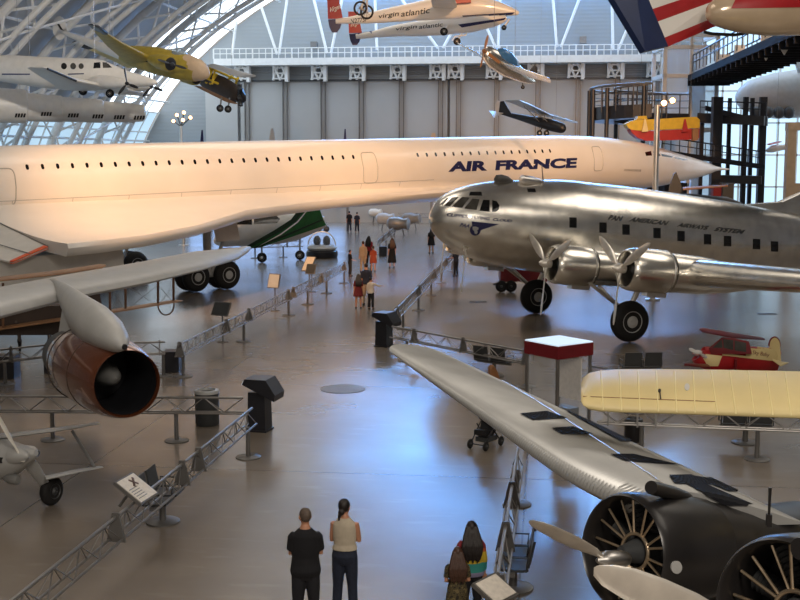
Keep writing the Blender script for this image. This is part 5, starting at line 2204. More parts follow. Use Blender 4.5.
m.build('cabinet', 'dgrey', kt, smooth=False)

# stroller
sc = G(486, 447)
stt = thing('stroller', 'black baby stroller under the corrugated wing on the shiny aisle floor', 'stroller', M=Matrix.Translation(sc) @ Matrix.Rotation(rad(60), 4, 'Z') @ Matrix.Scale(.85, 4))
M = ROOTM[stt.name]
m = MB(M)
for y in (-.22, .22):
    m.path([(-.38, y, .14), (-.1, y, .45), (.25, y, .8), (.42, y, 1.0)], .018, 6)
    m.path([(.35, y, .14), (.0, y, .5), (-.1, y, .62)], .018, 6)
m.tube((.42, -.22, 1.0), (.42, .22, 1.0), .022, n=8)
m.tube((-.38, -.22, .14), (-.38, .22, .14), .016, n=6)
m.build('frame', 'dsteel', stt)
m = MB(M)
m.loft([[V((x, y * w, z)) for y, z in ((-1, z0), (1, z0), (1, z1), (-1, z1))] for x, w, z0, z1 in ((-.3, .18, .36, .5), (0, .2, .32, .46), (.2, .2, .45, .9), (.3, .19, .7, 1.0))])
m.build('seat', 'black', stt)
m = MB(M)
m.ell((.05, 0, .86), (.3, .22, .2), 16, 8)
m.build('canopy', 'black', stt)
m = MB(M)
m.box((0.02, 0, .24), (.5, .36, .12))
m.build('basket', 'dgrey', stt)
for x, y in ((-.38, -.24), (-.38, .24), (.35, -.24), (.35, .24)):
    wheel_parts(stt, M @ V((x, y, .13)), M.to_3x3() @ V((0, 1, 0)), .11, .045, 'dgrey')

# ------------------------------------------------------------------ smaller machines on the floor
# cream ribbed wing at right
cwg = thing('cream_fabric_wing_aircraft', 'cream ribbed fabric wing with rounded tip reaching in at the right edge', 'aircraft', P(700, 390, 15))
DW = 15.0
la = P(581, 391, DW)
m = MB()
secs = []
outl = [(581.2, 383, 401), (583.5, 377.5, 405.5), (589, 373.2, 408), (600, 370.6, 410), (620, 369.3, 411.4), (660, 369.2, 412.5), (720, 369.8, 414.5), (800, 371.5, 417.5), (960, 374, 424)]
for px, t, b in outl:
    te_, le_ = P(px, t, DW + .85), P(px, b, DW - .45)
    secs.append((le_, te_, .2 if px > 588 else .1))
m.wing(secs)
cwm = m.build('wing', 'cream', cwg, ang=60)
WT = bvh(cwm)
for px in [601 + 18.4 * i for i in range(12)]:
    pts = []
    for k in range(12):
        y = 370.8 + (px - 600) * .006 + (39 + (px - 600) * .025) * k / 11
        h = hit(WT, px + (6 * k / 11 if px > 700 else 2 * k / 11), y, .002)
        if h:
            pts.append(h[0])
    if len(pts) > 3:
        m = MB()
        m.path(pts, .011, 6)
        m.build('rib_tape', 'creamrib', cwg)
pts = [hit(WT, 583 + i * 8.3, 396.5 + i * .33, .003) for i in range(17)]
m = MB()
m.path([h[0] for h in pts if h], .006, 5)
m.build('aileron_gap', 'tanwood', cwg)
disc_decal(WT, cwg, 687, 387.5, 2.6, 3.4, 'offwhite', 'white_disc')
disc_decal(WT, cwg, 659.5, 391, 1.5, 1.6, 'black', 'pulley')
m = MB()
h0, h1 = hit(WT, 659.5, 391, .02), hit(WT, 660.5, 400, .02)
m.tube(h0[0], h1[0], .008, n=5)
m.build('control_horn', 'dbrown', cwg)
o_ = P(985, 402, DW + .1)
body([(o_ + fh * 3.2, .1, .15), (o_ + fh * 1.5, .42, .5), (o_, .5, .62), (o_ - fh * 1.4, .45, .5), (o_ - fh * 2.0, .2, .2)]).build('fuselage', 'cream', cwg)
for s_ in (-.7, .7):
    g = V((o_.x, o_.y, .32)) + cr * s_ - fh * .4
    m = MB()
    m.tube(g, o_ + cr * s_ * .4 - V((0, 0, .3)), .05, n=8)
    lg = m.build('landing_gear', 'cream', cwg)
    wheel_parts(lg, g, cr, .32, .12)

# tiny red and white cabin biplane
tr = thing('tiny_cabin_biplane', 'tiny red and white cabin aeroplane parked behind the cream wing', 'aircraft', G(735, 378))
D = 33.5
b = body([(P(699, 354, D), .12, .14), (P(700, 356, D), .28, .3), (P(712, 359, D), .34, .36), (P(730, 359.5, D + .2), .36, .42), (P(750, 360, D + .4), .3, .40), (P(770, 360, D + .6), .14, .36), (P(779, 361, D + .7), .05, .3)], 20).build('fuselage', 'red', tr)
TT = bvh(b)
for q in ([(744, 345), (779, 350), (779, 360), (746, 357)],):
    m = MB()
    decal_grid(m, TT, q, 8, 5, .012)
    if m.v:
        m.build('cream_panel', 'cream', tr)
m = MB()
decal_grid(m, TT, [(700, 353.5), (722, 356), (718, 366), (708, 366)], 8, 5, .012)
if m.v:
    m.build('cream_panel', 'cream', tr)
m = MB()
decal_grid(m, TT, [(722, 353), (778, 360), (778, 361.5), (722, 355.5)], 10, 3, .014)
if m.v:
    m.build('cream_stripe', 'cream', tr)
m = MB()
na = [(709, 348), (722, 337), (735, 338.4), (749, 341.5), (752, 354), (711, 354)]
m.loft([[P(x, y, D - .32 + (.1 if y < 343 else 0)) for x, y in na], [P(x, y, D + .42 - (.1 if y < 343 else 0)) for x, y in na]])
cab = m.build('cabin', 'dred', tr, smooth=False)
CBT = bvh(cab)
for q in ([(712.5, 347.6), (721.5, 339.4), (722.5, 347.8)], [(723.6, 347.8), (723, 339), (733, 340.2), (733, 350)], [(734.6, 350.4), (734.6, 340.6), (746, 343), (746, 352)]):
    quad_decal(CBT, tr, q, 'winl', 'cabin_window', .02)
m = MB()
letters(m, TT, 'Sky Baby', [(752, 355.5), (769, 358), (769, 353), (752, 350.5)], 0, .3)
if m.v:
    m.build('lettering', 'dred', tr)
m = MB()
m.wing([(P(765, 339.8, D + 2.2), P(752, 336.6, D + 2.6), .08), (P(732, 337.5, D), P(732, 332.6, D + .8), .12), (P(702, 331.5, D - 1.8), P(702, 328, D - 1.2), .1), (P(699.5, 329.8, D - 1.9), P(699.5, 328.8, D - 1.6), .03)])
m.build('upper_wing', 'dred', tr)
m = MB()
m.wing([(P(712, 368, D - .2), P(716, 364, D + .5), .08), (P(684, 365.5, D - 2), P(686, 363.4, D - 1.5), .06)])
m.build('lower_wing', 'dred', tr)
bladeprop(tr, P(698, 353, D - .05), (P(696, 352, D) - P(712, 355.5, D + .1)), .62, 2, .05, .1, 'offwhite', .09)
fp = [P(770, 352, D + .55) , P(779, 353, D + .65)] 
fr = []
for i in range(15):
    a = PI * i / 14
    fr.append(P(774.5 + 5.2 * cos(a), 346 - 8.5 * sin(a), D + .6))
fr = [P(768, 362, D + .6)] + fr[::-1] + [P(781, 362, D + .6)]
tf = flatfin(fr, .07).build('tail_fin', 'cream', tr)
m = MB()
m.path(fr[1:-1], .035, 6)
m.build('red_edge', 'dred', tf)
m = MB()
m.wing([(P(772, 360, D), P(778, 361.5, D + .6), .06), (P(780, 366, D - 1), P(789, 362.5, D - .7), .04)])
m.build('tailplane', 'cream', tr)
for px, py in ((712, 377), (735, 380)):
    g = G(px, py)
    m = MB()
    m.tube(g + up1 * .16, g + up1 * .6, .04, n=8)
    lg = m.build('landing_gear', 'dred', tr)
    wheel_parts(lg, g + up1 * .16, fh, .16, .1, 'offwhite')

# small grey biplane at the left edge
lp = thing('small_grey_biplane', 'small grey biplane nose with one tyre at the lower left edge', 'aircraft', G(30, 505))
D = 20.6
b = body([(P(-60, 455, D + 1.2), .4, .42), (P(-20, 458, D + .5), .42, .44), (P(5, 459, D), .36, .36), (P(18, 457, D - .25), .28, .24), (P(28, 455, D - .42), .16, .14), (P(36, 453, D - .55), .05, .05)], 22).build('fuselage', 'ltgrey', lp)
m = MB()
m.loft([oring(P(22, 451.5, D - .1), cr, .17, .12), oring(P(33, 452.5, D - .3), cr, .15, .11), oring(P(36.5, 453.2, D - .36), cr, .11, .08)])
ck = m.build('cylinder_cowl', 'offwhite', lp)
m = MB()
m.box(P(36, 453.6, D - .42), (.1, .12, .07), R7)
m.build('cooling_inlet', 'black', ck)
m = MB()
m.box(P(3, 460, D - .42), (.22, .06, .1), R7)
m.build('cooling_inlet', 'black', lp)
m = MB()
m.lathe(P(14, 479, D - .3), (cr * .8 - fh * .5), [(-.3, .04), (-.1, .1), (.08, .09), (.12, .06)], 14)
m.build('oil_cooler', 'grey', lp)
hb_ = P(18, 452, D - .62)
blade(hb_, P(-8, 406, D - .5), .13, (cr * .6 - fh * .8), .03).build('propeller_blade', 'wingwhite', lp)
blade(hb_, hb_ + (hb_ - P(-8, 406, D - .5)) * .22, .13, (cr * .6 - fh * .8), .03).build('propeller_blade', 'wingwhite', lp)
m = MB()
m.lathe(P(14, 455, D - .4), (cr * .75 - fh * .6 + up1 * .1), [(0, .17), (.2, .14), (.36, .08), (.44, .02)], 20)
m.build('spinner', 'ltgrey', lp)
m = MB()
m.wing([(P(-10, 439.5, D - .1), P(-14, 436, D + 1.0), .08), (P(70, 429, D + .8), P(62, 427.5, D + 1.8), .07), (P(99, 424, D + 1.0), P(94, 423, D + 1.5), .03), (P(100, 423.6, D + 1.1), P(98, 423.2, D + 1.3), .02)])
m.build('upper_wing', 'ltgrey', lp)
m = MB()
m.wing([(P(46, 479.5, D), P(42, 477, D + .8), .07), (P(80, 472, D + .5), P(76, 469.5, D + 1.2), .06), (P(103.5, 467.4, D + .8), P(98, 466, D + 1.2), .02)])
m.build('lower_wing', 'ltgrey', lp)
m = MB()
m.tube(P(72, 430.5, D + 1.0), P(95, 467.5, D + .9), .03, n=8)
m.build('wing_strut', 'grey', lp)
g = G(52, 505)
m = MB()
m.loft([oring(P(30, 463, D - .1), V((.5, 0, -1)), .06, .13), oring(g + up1 * .3 - cr * .06, V((.5, 0, -1)), .05, .09)])
lg = m.build('landing_gear', 'ltgrey', lp)
wheel_parts(lg, g + up1 * .27, (cr * .85 - fh * .4), .27, .17, 'dgrey')

# brown biplane beyond the pod wing
wb = thing('wood_biplane', 'brown winged early biplane with wire braced struts behind the grey swept wing', 'aircraft', G(90, 330))
D = 31
m = MB()
m.wing([(P(-20, 283.5, D + .1), P(-20, 279, D + 1.5), .07), (P(60, 274.5, D), P(60, 270, D + 1.4), .07), (P(102, 268, D), P(100, 264, D + 1.2), .06), (P(106, 266, D + .1), P(104, 264.4, D + .8), .03)])
m.build('upper_wing', 'tanwood', wb)
m = MB()
m.wing([(P(-20, 333, D + .2), P(-20, 328, D + 1.6), .07), (P(60, 321, D), P(60, 317, D + 1.4), .07), (P(130, 310, D), P(130, 306.5, D + 1.2), .06), (P(176, 302.5, D), P(172, 300, D + .8), .05), (P(183, 300.8, D + .1), P(180, 300, D + .5), .02)])
m.build('lower_wing', 'tanwood', wb)
for x, y0, y1 in ((3, 283, 328), (110, 268, 313), (125.5, 272, 311), (158, 270, 306), (173.5, 270, 303.4)):
    m = MB()
    m.tube(P(x, y0, D + .3), P(x, y1, D + .3), .035, n=8)
    m.build('wing_strut', 'brown', wb)
m = MB()
for (x0, y0, x1, y1) in ((110, 285, 125.5, 311), (125.5, 285, 110, 313), (158, 285, 173.5, 303), (173.5, 285, 158, 306), (125.5, 285, 158, 306), (158, 285, 125.5, 311)):
    m.tube(P(x0, y0, D + .3), P(x1, y1, D + .3), .008, n=4)
m.build('bracing_wire', 'grey', wb)
m = MB()
m.path([P(158, 304, D + .3)] + [P(166 - 8 * cos(PI * i / 10), 305 + 10 * sin(PI * i / 10), D + .3) for i in range(11)] + [P(174, 302, D + .3)], .02, 6)
m.build('wing_skid', 'tanwood', wb)
flatfin([P(80, 312, D + .6), P(99, 312.5, D + .6), P(101.5, 303, D + .6), P(100, 291, D + .6), P(94, 290, D + .6), P(80, 298, D + .6)], .1).build('rudder', 'dbrown', wb)
m = MB()
m.box(P(30, 318, D + 1.2), (3.4, 1.0, .8), R7)
m.build('fuselage', 'dbrown', wb)
for px in (50, 20):
    g = G(px, 352)
    m = MB()
    m.tube(g + up1 * .36, P(px - 4, 322, D + .6), .04, n=8)
    lg = m.build('landing_gear', 'dbrown', wb)
    wheel_parts(lg, g + up1 * .36, (cr * .9 + fh * .3), .36, .09, 'dgrey')

# white and green business jet under the big airliner
gj = thing('green_striped_jet', 'white jet with green swept tail stripes parked under the white airliner', 'aircraft', G(270, 262))
D = 68
b = body([(P(214, 242, D), .1, .1), (P(222, 239, D), .5, .5), (P(236, 232, D), .9, .9), (P(250, 229, D), 1.0, 1.0), (P(275, 227, D), 1.0, 1.0), (P(295, 225, D), .95, .9), (P(312, 223, D), .7, .6), (P(325, 222, D), .3, .3)], 24).build('fuselage', 'offwhite', gj)
GT = bvh(b)
quad_decal(GT, gj, [(235, 224.6), (247, 216.4), (252, 216.4), (252, 224.6)], 'win', 'cockpit_window', .02)
quad_decal(GT, gj, [(254, 224), (254, 216), (276, 215.5), (280, 219), (277, 223)], 'winl', 'cabin_window', .02)
quad_decal(GT, gj, [(224, 236.5), (226, 232.5), (233, 232.5), (234, 236)], 'black', 'air_scoop', .02)
flatfin([P(247, 249, D - 1.1), P(262, 247, D - 1.1), P(300, 234, D - 1.1), P(326.5, 225, D - 1.1), P(324, 221, D - 1.1), P(318, 204, D - 1.1), P(303, 204, D - 1.1), P(292, 220, D - 1.1), P(276, 232, D - 1.1)], .2).build('tail_surface', 'green', gj)
for q in ([(245, 246.8), (273, 231), (291, 219.5), (302, 205), (307, 205), (296, 221), (277, 233.5), (250, 247.4)], [(252, 248), (285, 234.5), (322, 219), (322.4, 220.6), (287, 236), (255, 248.4)]):
    flatfin([P(x, y, D - 1.25) for x, y in q], .06).build('dark_stripe', 'dgreen', gj)
flatfin([P(258, 246.6, D - 1.25), P(280, 234, D - 1.25), P(297, 221.5, D - 1.25), P(311, 205, D - 1.25), P(312, 205, D - 1.25), P(298, 222.5, D - 1.25), P(281, 235, D - 1.25)], .06).build('white_stripe', 'white', gj)
m = MB()
m.wing([(P(258, 211.5, D), P(262, 210, D + 1.5), .1), (P(236, 213.4, D - 2), P(240, 212.6, D - 1), .05)])
m.build('wing', 'offwhite', gj)
for px in (262, 300):
    g = G(px, 262.5 if px < 280 else 260)
    m = MB()
    m.tube(g + up1 * .3, g + up1 * 1.6, .06, n=8)
    lg = m.build('landing_gear', 'grey', gj)
    wheel_parts(lg, g + up1 * .3, fh, .3, .2)

# glass domed hovercraft
hv = G(322, 257.5)
hc = thing('domed_hovercraft', 'small black craft with clear bubble dome on the floor beneath the white airliner', 'craft', hv)
m = MB()
m.lathe(hv, up1, [(0, .95), (.15, 1.0), (.4, .98), (.5, .85)], 28)
m.build('skirt', 'black', hc)
m = MB()
m.lathe(hv, up1, [(.5, .86), (.62, .95), (.72, .88), (.8, .7)], 28)
m.build('deck', 'ltgrey', hc)
m = MB()
m.lathe(hv, up1, [(.78, .84), (1.0, .86), (1.25, .76), (1.5, .52), (1.62, .25), (1.65, .03)], 28)
m.build('dome', 'glass', hc)
m = MB()
m.path([hv + cr * (.86 * cos(PI * i / 14)) + up1 * (.8 + .84 * sin(PI * i / 14)) - fh * .1 for i in range(15)], .04, 8)
m.build('dome_frame', 'white', hc)
for x in (-.3, .3):
    m = MB()
    m.ell(hv + cr * x + up1 * 1.05, (.24, .25, .34), 12, 8)
    m.build('seat', 'black', hc)
    m = MB()
    m.ell(hv + cr * x * .8 + up1 * 1.75 + fh * .8, (.2, .2, .22), 10, 8)
    m.build('rotor_guard', 'dgrey', hc)

# red tow tractor under the silver airliner
tc = G(512, 291)
tt_ = thing('red_tractor', 'dark red low tractor with small black tyres under the silver airliner', 'vehicle', tc)
m = MB()
m.box(tc + up1 * .8 + cr * .5, (2.2, 1.0, .6), R7)
m.box(tc + up1 * 1.15 + cr * 1.0, (1.0, .9, .4), R7)
m.build('body', 'dred', tt_, smooth=False)
for x in (-.55, -.1, .9):
    wheel_parts(tt_, tc + cr * x + up1 * .28 - fh * .5, fh, .28, .18, 'dgrey')
m = MB()
m.tube(tc - cr * .9 + up1 * .3, tc - cr * .2 + up1 * .5, .05, n=8)
m.build('tow_bar', 'dgrey', tt_)

# grey exhibits far down the aisle
for i, (px, py, s, c, lb) in enumerate(((386, 222, .9, 'ltgrey', 'pale rounded engine exhibit far down the aisle, nearest the white airliner belly'), (399, 228, 1.0, 'steel', 'grey engine exhibit on a stand right of the small dark case far along the aisle'), (412, 222, .9, 'grey', 'dull grey engine exhibit far along the aisle, just left of the silver nose'), (376, 215, .7, 'offwhite', 'white drum exhibit far down the aisle behind the two people in dark clothes'))):
    g = G(px, py + 8)
    t = thing('engine_exhibit', lb, 'exhibit', g)
    m = MB()
    m.lathe(g + up1 * 1.0 - cr * s * .9, cr - fh * .3, [(0, .3 * s), (.2 * s, .5 * s), (.9 * s, .55 * s), (1.3 * s, .4 * s), (1.7 * s, .5 * s), (1.8 * s, .3 * s)], 20)
    m.build('engine_body', c, t)
    for x in (-.4, .4):
        m = MB()
        m.tube(g + cr * x * s, g + cr * x * s * .6 + up1 * .8, .05, n=6)
        m.build('stand_leg', 'dgrey', t)

# ------------------------------------------------------------------ people
def remesh(mb, voxel, smooth=4):
    me = bpy.data.meshes.new('shell_tmp')
    me.from_pydata([tuple(p) for p in mb.v], [], mb.f)
    fix_normals(me)
    ob = bpy.data.objects.new('shell_tmp', me)
    COL.objects.link(ob)
    r = ob.modifiers.new('r', 'REMESH')
    r.mode = 'VOXEL'
    r.voxel_size = voxel
    s = ob.modifiers.new('s', 'SMOOTH')
    s.iterations = smooth
    s.factor = .5
    dg = bpy.context.evaluated_depsgraph_get()
    nm = bpy.data.meshes.new_from_object(ob.evaluated_get(dg))
    bpy.data.objects.remove(ob)
    bpy.data.meshes.remove(me)
    return nm


def put(nm, name, material, parent):
    nm.name = name
    nm.materials.clear()
    nm.materials.append(MT[material] if isinstance(material, str) else material)
    nm.polygons.foreach_set('use_smooth', [True] * len(nm.polygons))
    o = bpy.data.objects.new(name, nm)
    COL.objects.link(o)
    o.parent = parent
    ROOTM[o.name] = ROOTM[parent.name]
    return o


MT['skin'] = mat('skin', rgb(186, 134, 106), 0.5, 0, 0.06, 6)
MT['skind'] = mat('deep_skin', rgb(120, 82, 62), 0.5, 0, 0.06, 6)
MT['hairdark'] = mat('dark_hair', rgb(28, 20, 18), 0.5, 0, 0.3, 30)
MT['hairgrey'] = mat('short_greying_hair', rgb(88, 74, 64), 0.6, 0, 0.2, 40)
MT['hairbrown'] = mat('brown_hair', rgb(64, 38, 24), 0.5, 0, 0.3, 30)
MT['hairorange'] = mat('light_brown_hair', rgb(128, 84, 46), 0.5, 0, 0.3, 30)
MT['c_black'] = mat('black_cotton', rgb(14, 14, 20), 0.85, 0, 0.2, 12)
MT['c_navy'] = mat('dark_denim', rgb(30, 36, 54), 0.85, 0, 0.2, 25)
MT['c_cream'] = mat('oatmeal_cotton', rgb(188, 176, 156), 0.85, 0, 0.08, 12)
MT['c_dark'] = mat('charcoal_trousers', rgb(24, 24, 30), 0.85, 0, 0.2, 12)
MT['c_red'] = mat('red_cotton', rgb(150, 36, 42), 0.85, 0, 0.12, 12)
MT['c_maroon'] = mat('maroon_cotton', rgb(96, 26, 32), 0.85, 0, 0.12, 12)
MT['c_orange'] = mat('rust_cotton', rgb(160, 72, 48), 0.85, 0, 0.12, 12)
MT['c_beige'] = mat('beige_cotton', rgb(170, 150, 130), 0.85, 0, 0.12, 12)
MT['c_white'] = mat('white_cotton', rgb(206, 200, 190), 0.85, 0, 0.06, 12)
MT['shoe'] = mat('dark_shoe', rgb(30, 28, 28), 0.6, 0, 0.2)


def ramp_mat(name, stops, scale=None):
    m = bpy.data.materials.new(name)
    m.use_nodes = True
    nt = m.node_tree
    b = nt.nodes['Principled BSDF']
    b.inputs['Roughness'].default_value = .85
    tc = nt.nodes.new('ShaderNodeTexCoord')
    rp = nt.nodes.new('ShaderNodeValToRGB')
    rp.color_ramp.interpolation = 'CONSTANT'
    if scale:
        nz = nt.nodes.new('ShaderNodeTexNoise')
        nz.inputs['Scale'].default_value = scale
        nt.links.new(tc.outputs['Object'], nz.inputs['Vector'])
        nt.links.new(nz.outputs['Fac'], rp.inputs['Fac'])
    else:
        sp_ = nt.nodes.new('ShaderNodeSeparateXYZ')
        nt.links.new(tc.outputs['Object'], sp_.inputs[0])
        mr = nt.nodes.new('ShaderNodeMapRange')
        mr.inputs['From Min'].default_value = .8
        mr.inputs['From Max'].default_value = 1.5
        nt.links.new(sp_.outputs['Z'], mr.inputs['Value'])
        nt.links.new(mr.outputs['Result'], rp.inputs['Fac'])
    e = rp.color_ramp.elements
    e[0].position, e[0].color = stops[0][0], (*stops[0][1], 1)
    e[1].position, e[1].color = stops[1][0], (*stops[1][1], 1)
    for p, c in stops[2:]:
        k = e.new(p)
        k.color = (*c, 1)
    nt.links.new(rp.outputs['Color'], b.inputs['Base Color'])
    return m


MT['rainbow'] = ramp_mat('rainbow_knit', [(0, rgb(130, 126, 156)), (.20, rgb(46, 130, 122)), (.40, rgb(186, 158, 44)), (.66, rgb(176, 86, 44)), (.74, rgb(136, 44, 52))])
MT['camo'] = ramp_mat('camouflage_cloth', [(0, rgb(40, 34, 26)), (.42, rgb(84, 74, 46)), (.52, rgb(58, 50, 34)), (.60, rgb(108, 94, 62))], 16)

TORSO = [(.80, .10, .075, -.01), (.86, .155, .105, -.012), (.93, .168, .12, -.015), (1.02, .15, .105, -.005), (1.10, .14, .096, 0), (1.20, .152, .106, 0), (1.31, .166, .114, -.005), (1.39, .160, .102, -.012), (1.44, .118, .084, -.015), (1.485, .07, .064, -.012), (1.53, .055, .058, -.005)]


def torso_mb(m, infl, z0, z1, fem=0.0, slack=0.0):
    rings = []
    for z, w, d, y in TORSO:
        if z0 - 1e-6 <= z <= z1 + 1e-6:
            k = 1.0
            if fem:
                k = 1 - .08 * fem if z > 1.05 else 1 + .04 * fem
            w2 = w * k + infl + (slack if z < 1.25 else 0)
            d2 = d + infl + (slack * .7 if z < 1.25 else 0)
            rings.append([V((w2 * cos(2 * PI * j / 24), y + d2 * sin(2 * PI * j / 24), z)) for j in range(24)])
    m.loft(rings)


POSES = {
    'stand': [((-.158, 0, 1.405), (-.205, -.02, 1.13), (-.215, .05, .88)), ((.158, 0, 1.405), (.205, -.02, 1.13), (.215, .05, .88))],
    'cross': [((-.158, 0, 1.405), (-.198, .05, 1.14), (.05, .21, 1.17)), ((.158, 0, 1.405), (.198, .05, 1.14), (-.05, .225, 1.21))],
    'front': [((-.158, 0, 1.405), (-.21, -.02, 1.13), (-.07, .2, 1.02)), ((.158, 0, 1.405), (.21, -.02, 1.13), (.07, .2, 1.02))],
    'point': [((-.158, 0, 1.405), (-.205, -.02, 1.13), (-.22, .07, .90)), ((.158, 0, 1.405), (.36, .14, 1.28), (.52, .30, 1.27))],
    'push': [((-.158, 0, 1.405), (-.205, .03, 1.14), (-.18, .3, 1.05)), ((.158, 0, 1.405), (.205, .03, 1.14), (.18, .3, 1.05))],
}


def person(px, head_y, height, label, top, bottom, hair, hairstyle='short', pose='stand', turn=0.0, near=False, sleeves=.5, dress=None, skin='skin', stride=0.0, fem=0, headturn=0.0, slack=0.0, group=None):
    loc = G(px, head_y, height)
    loc.z = 0
    k = height / 1.75
    M = Matrix.Translation(loc) @ Matrix.Rotation(YAW + turn, 4, 'Z') @ Matrix.Scale(k, 4)
    t = thing('person', label, 'person', M=M, group=group)
    vx = .011 if near else .02
    arms = POSES[pose]
    HR = Matrix.Rotation(headturn, 3, 'Z')
    h0 = V((0, 0, 1.6))

    def hd(p):
        return h0 + HR @ (V(p) - h0)
    m = MB()
    torso_mb(m, 0, .8, 1.53, fem)
    m.tube((0, -.01, 1.46), (0, .005, 1.60), .054, .05, 14)
    m.ell(hd((0, .008, 1.645)), (.074, .094, .108), 18, 12, HR)
    m.ell(hd((0, .04, 1.575)), (.052, .056, .05), 14, 10, HR)
    m.ell(hd((0, .104, 1.618)), (.013, .022, .02), 8, 6, HR)
    m.ell(hd((0, .09, 1.578)), (.024, .014, .009), 8, 6, HR)
    for s in (-1, 1):
        m.ell(hd((s * .076, -.005, 1.63)), (.014, .026, .032), 8, 6, HR)
    legs = []
    for i, s in enumerate((-1, 1)):
        st_ = stride * (1 if i else -1)
        hip, knee, ank = V((s * .085, -.005, .88)), V((s * .105, st_ * .5 + .015, .48)), V((s * .125, st_ - .015, .085))
        legs.append((hip, knee, ank))
        m.path([hip, (hip + knee) / 2, knee, knee * .6 + ank * .4, ank], [.086, .074, .055, .054, .038], 14)
        m.ell(ank + V((s * .008, .055, -.042)), (.04, .115, .038), 12, 8)
    for (sh, el, wr) in arms:
        sh, el, wr = V(sh), V(el), V(wr)
        m.path([sh + V((0, 0, .0)), (sh + el) / 2, el, (el + wr) / 2, wr], [.046, .044, .038, .037, .027], 12)
        d = (wr - el).normalized()
        side = d.cross(V((0, 0, 1)) if abs(d.z) < .9 else V((0, 1, 0))).normalized()
        pn = side.cross(d)
        pc = wr + d * .045
        m.ell(pc, (.03, .03, .03), 10, 6)
        m.loft([oring(wr, d, .028, .02, 10), oring(wr + d * .05, d, .04, .018, 10), oring(wr + d * .09, d, .04, .015, 10)])
        for q, L in ((-1.5, .062), (-.5, .076), (.5, .072), (1.5, .056)):
            b0 = wr + d * .08 + side * (q * .019)
            m.path([b0, b0 + d * L * .5 - pn * .006, b0 + d * L * .85 - pn * .024, b0 + d * L - pn * .036], [.0105, .010, .009, .007], 8)
        th = wr + d * .03 + side * .034
        m.path([wr + d * .02 + side * .02, th + d * .02, th + d * .05 + side * .012 - pn * .01], [.013, .012, .009], 8)
    put(remesh(m, .008 if near else .018, 3), 'body', skin, t)
    for s in (-1, 1):
        e = MB(M)
        e.ell(hd((s * .032, .094, 1.645)), (.011, .008, .008), 8, 6, HR)
        e.build('eye', 'black', t)
    # clothing
    m = MB()
    z0 = 1.02 if dress is None and top == 'c_cream' else .86
    torso_mb(m, .017, z0, 1.49, fem, slack)
    if sleeves > 0:
        for (sh, el, wr) in arms:
            sh, el, wr = V(sh), V(el), V(wr)
            if sleeves <= .5:
                e = sh + (el - sh) * (sleeves * 2)
                m.path([sh + (sh - el) * .03 - V((sh.x * .12, 0, 0)), sh + (e - sh) * .2, (sh + e) / 2, e], [.05, .066, .064, .06], 14)
            else:
                e = el + (wr - el) * ((sleeves - .5) * 2)
                m.path([sh + (sh - el) * .03 - V((sh.x * .12, 0, 0)), sh + (el - sh) * .2, (sh + el) / 2, el, (el + e) / 2, e], [.05, .064, .062, .055, .05, .042], 14)
    if dress:
        zl = dress
        n = 7
        rings = []
        for i in range(n + 1):
            z = 1.06 - (1.06 - zl) * i / n
            w = .165 + .10 * (i / n)
            d = .125 + .10 * (i / n)
            rings.append([V((w * cos(2 * PI * j / 24) * (1 + .05 * (j % 2) * i / n), -.01 + d * sin(2 * PI * j / 24), z)) for j in range(24)])
        m.loft(rings)
    put(remesh(m, vx, 3), 'dress' if dress else 'top', top, t)
    if bottom:
        m = MB()
        torso_mb(m, .012, .80, 1.10 if z0 > 1 else 1.02, fem)
        for hip, knee, ank in legs:
            m.path([hip + V((0, 0, .03)), (hip + knee) / 2, knee, (knee + ank) / 2, ank + V((0, 0, .02))], [.102, .092, .073, .07, .066], 16)
        put(remesh(m, vx, 3), 'trousers', bottom, t)
    for hip, knee, ank in legs:
        s = MB(M)
        s.ell(ank + V((0, .055, -.04)), (.05, .13, .046), 14, 8)
        s.build('shoe', 'shoe', t)
    m = MB()
    if hairstyle == 'short':
        m.ell(hd((0, -.012, 1.66)), (.079, .094, .100), 18, 12, HR)
    else:
        m.ell(hd((0, -.018, 1.662)), (.086, .098, .104), 18, 12, HR)
    if hairstyle == 'long':
        m.loft([oring(hd((0, -.04, 1.70)), V((0, .2, -1)), .09, .06, 18), oring(hd((0, -.06, 1.60)), V((0, .1, -1)), .122, .075, 18), oring(V((0, -.08, 1.48)), V((0, .1, -1)), .15, .075, 18), oring(V((0, -.115, 1.36)), V((0, 0, -1)), .158, .06, 18), oring(V((0, -.13, 1.24)), V((0, 0, -1)), .135, .05, 18), oring(V((0, -.13, 1.17)), V((0, 0, -1)), .08, .03, 18)])
        for q_ in range(13):
            q = -.13 + .26 * q_ / 12
            wv = .012 * sin(q_ * 2.4)
            m.path([hd((q * .55, -.085, 1.68)), V((q * .95 + wv, -.125, 1.53)), V((q * 1.15 - wv, -.165, 1.38)), V((q * 1.1 + wv, -.172, 1.25)), V((q * .95, -.16, 1.13 + .03 * sin(q_ * 1.7)))], [.022, .026, .026, .022, .008], 8)
    if hairstyle == 'bun':
        m.ell(hd((0, -.10, 1.585)), (.05, .045, .045), 12, 8, HR)
        m.path([hd((0, -.11, 1.6)), hd((-.02, -.125, 1.53)), hd((-.03, -.12, 1.46))], [.03, .026, .01], 8)
    put(remesh(m, .008 if near else .016, 2), 'hair', hair, t)
    if headturn and False:
        pass
    return t


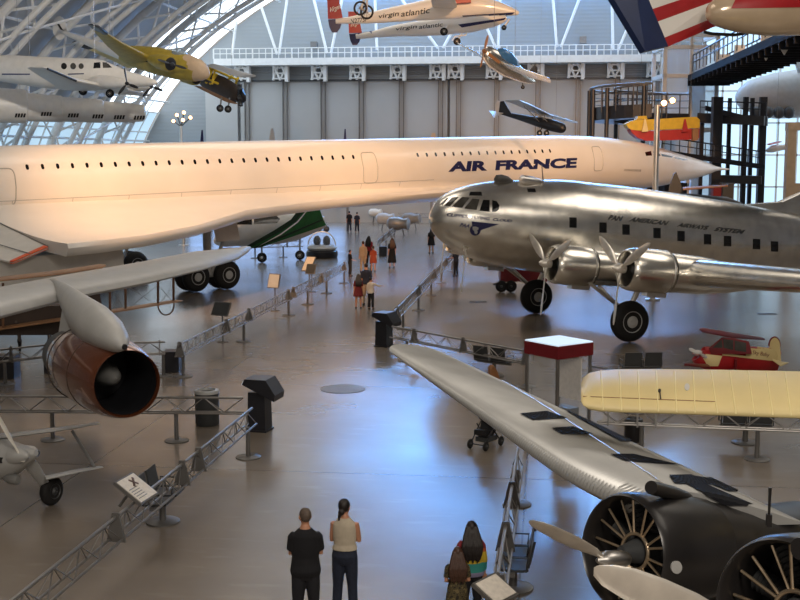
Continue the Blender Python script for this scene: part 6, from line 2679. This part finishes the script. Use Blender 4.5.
# near group, seen from behind
person(305, 508, 1.78, 'man in black t-shirt and dark trousers seen from behind, arms folded', 'c_black', 'c_dark', 'hairgrey', 'short', 'cross', 0.05, True, .42, headturn=.35, slack=.02)
person(344.5, 499, 1.70, 'woman in sleeveless oatmeal top and jeans beside the man in black', 'c_cream', 'c_navy', 'hairdark', 'bun', 'cross', -.12, True, 0, fem=1, headturn=-.3, slack=.012)
person(471.5, 521, 1.48, 'girl in rainbow striped sweater with long dark hair', 'rainbow', 'c_dark', 'hairdark', 'long', 'stand', .05, True, .9, fem=1, slack=.03)
person(457.5, 547, 1.26, 'small girl in camouflage dress with long brown hair', 'camo', None, 'hairbrown', 'long', 'front', .05, True, .4, dress=.45, fem=1)
# further down the aisle
person(392, 238, 1.70, 'woman in long black dress standing alone in the middle of the aisle', 'c_black', None, 'hairbrown', 'long', 'stand', .2, dress=.3, fem=1)
person(358.3, 274, 1.45, 'girl in maroon dress standing left of the pair in the aisle', 'c_maroon', None, 'hairdark', 'long', 'stand', .1, dress=.62, fem=1)
person(366.3, 263, 1.82, 'man in dark navy shirt behind the child in white in the aisle', 'c_navy', 'c_beige', 'hairdark', 'short', 'stand', -.2)
person(370.8, 277, 1.36, 'child in white top and dark trousers pointing right in the aisle', 'c_white', 'c_dark', 'hairdark', 'short', 'point', -.5, sleeves=.9)
person(363, 241, 1.72, 'person in beige clothes standing beside the one in red, far aisle', 'c_beige', 'c_beige', 'hairbrown', 'short', 'stand', .4, sleeves=.9)
person(369, 236, 1.74, 'person in bright red top standing in the far group', 'c_red', 'c_dark', 'hairdark', 'long', 'stand', -.3)
person(373.2, 246, 1.42, 'child in rust orange dress beside the person in red', 'c_orange', None, 'hairbrown', 'short', 'stand', .2, dress=.6)
person(350, 250, 1.40, 'child in dark clothes at the end of the far left rail', 'c_black', 'c_dark', 'hairdark', 'short', 'push', -1.2)
person(349.3, 211, 1.76, 'person in dark clothes at far end under the airliner, nearest the green striped jet', 'c_black', 'c_navy', 'hairdark', 'short', 'stand', 0)
person(357, 212, 1.72, 'person in navy clothes at far end under the airliner, beside the lit floor', 'c_navy', 'c_navy', 'hairdark', 'short', 'stand', 0)
person(431.3, 227.5, 1.70, 'woman with dark top and tan skirt standing under the silver airliner nose', 'c_black', None, 'hairdark', 'long', 'stand', .3, dress=.55)
person(456, 246.5, 1.6, 'person in dark clothes leaning at the far end of the right rail', 'c_navy', 'c_dark', 'hairbrown', 'short', 'push', .8)
person(491, 365, 1.55, 'person with light brown hair mostly hidden behind the corrugated wing', 'c_maroon', 'c_dark', 'hairorange', 'long', 'push', .6, fem=1)
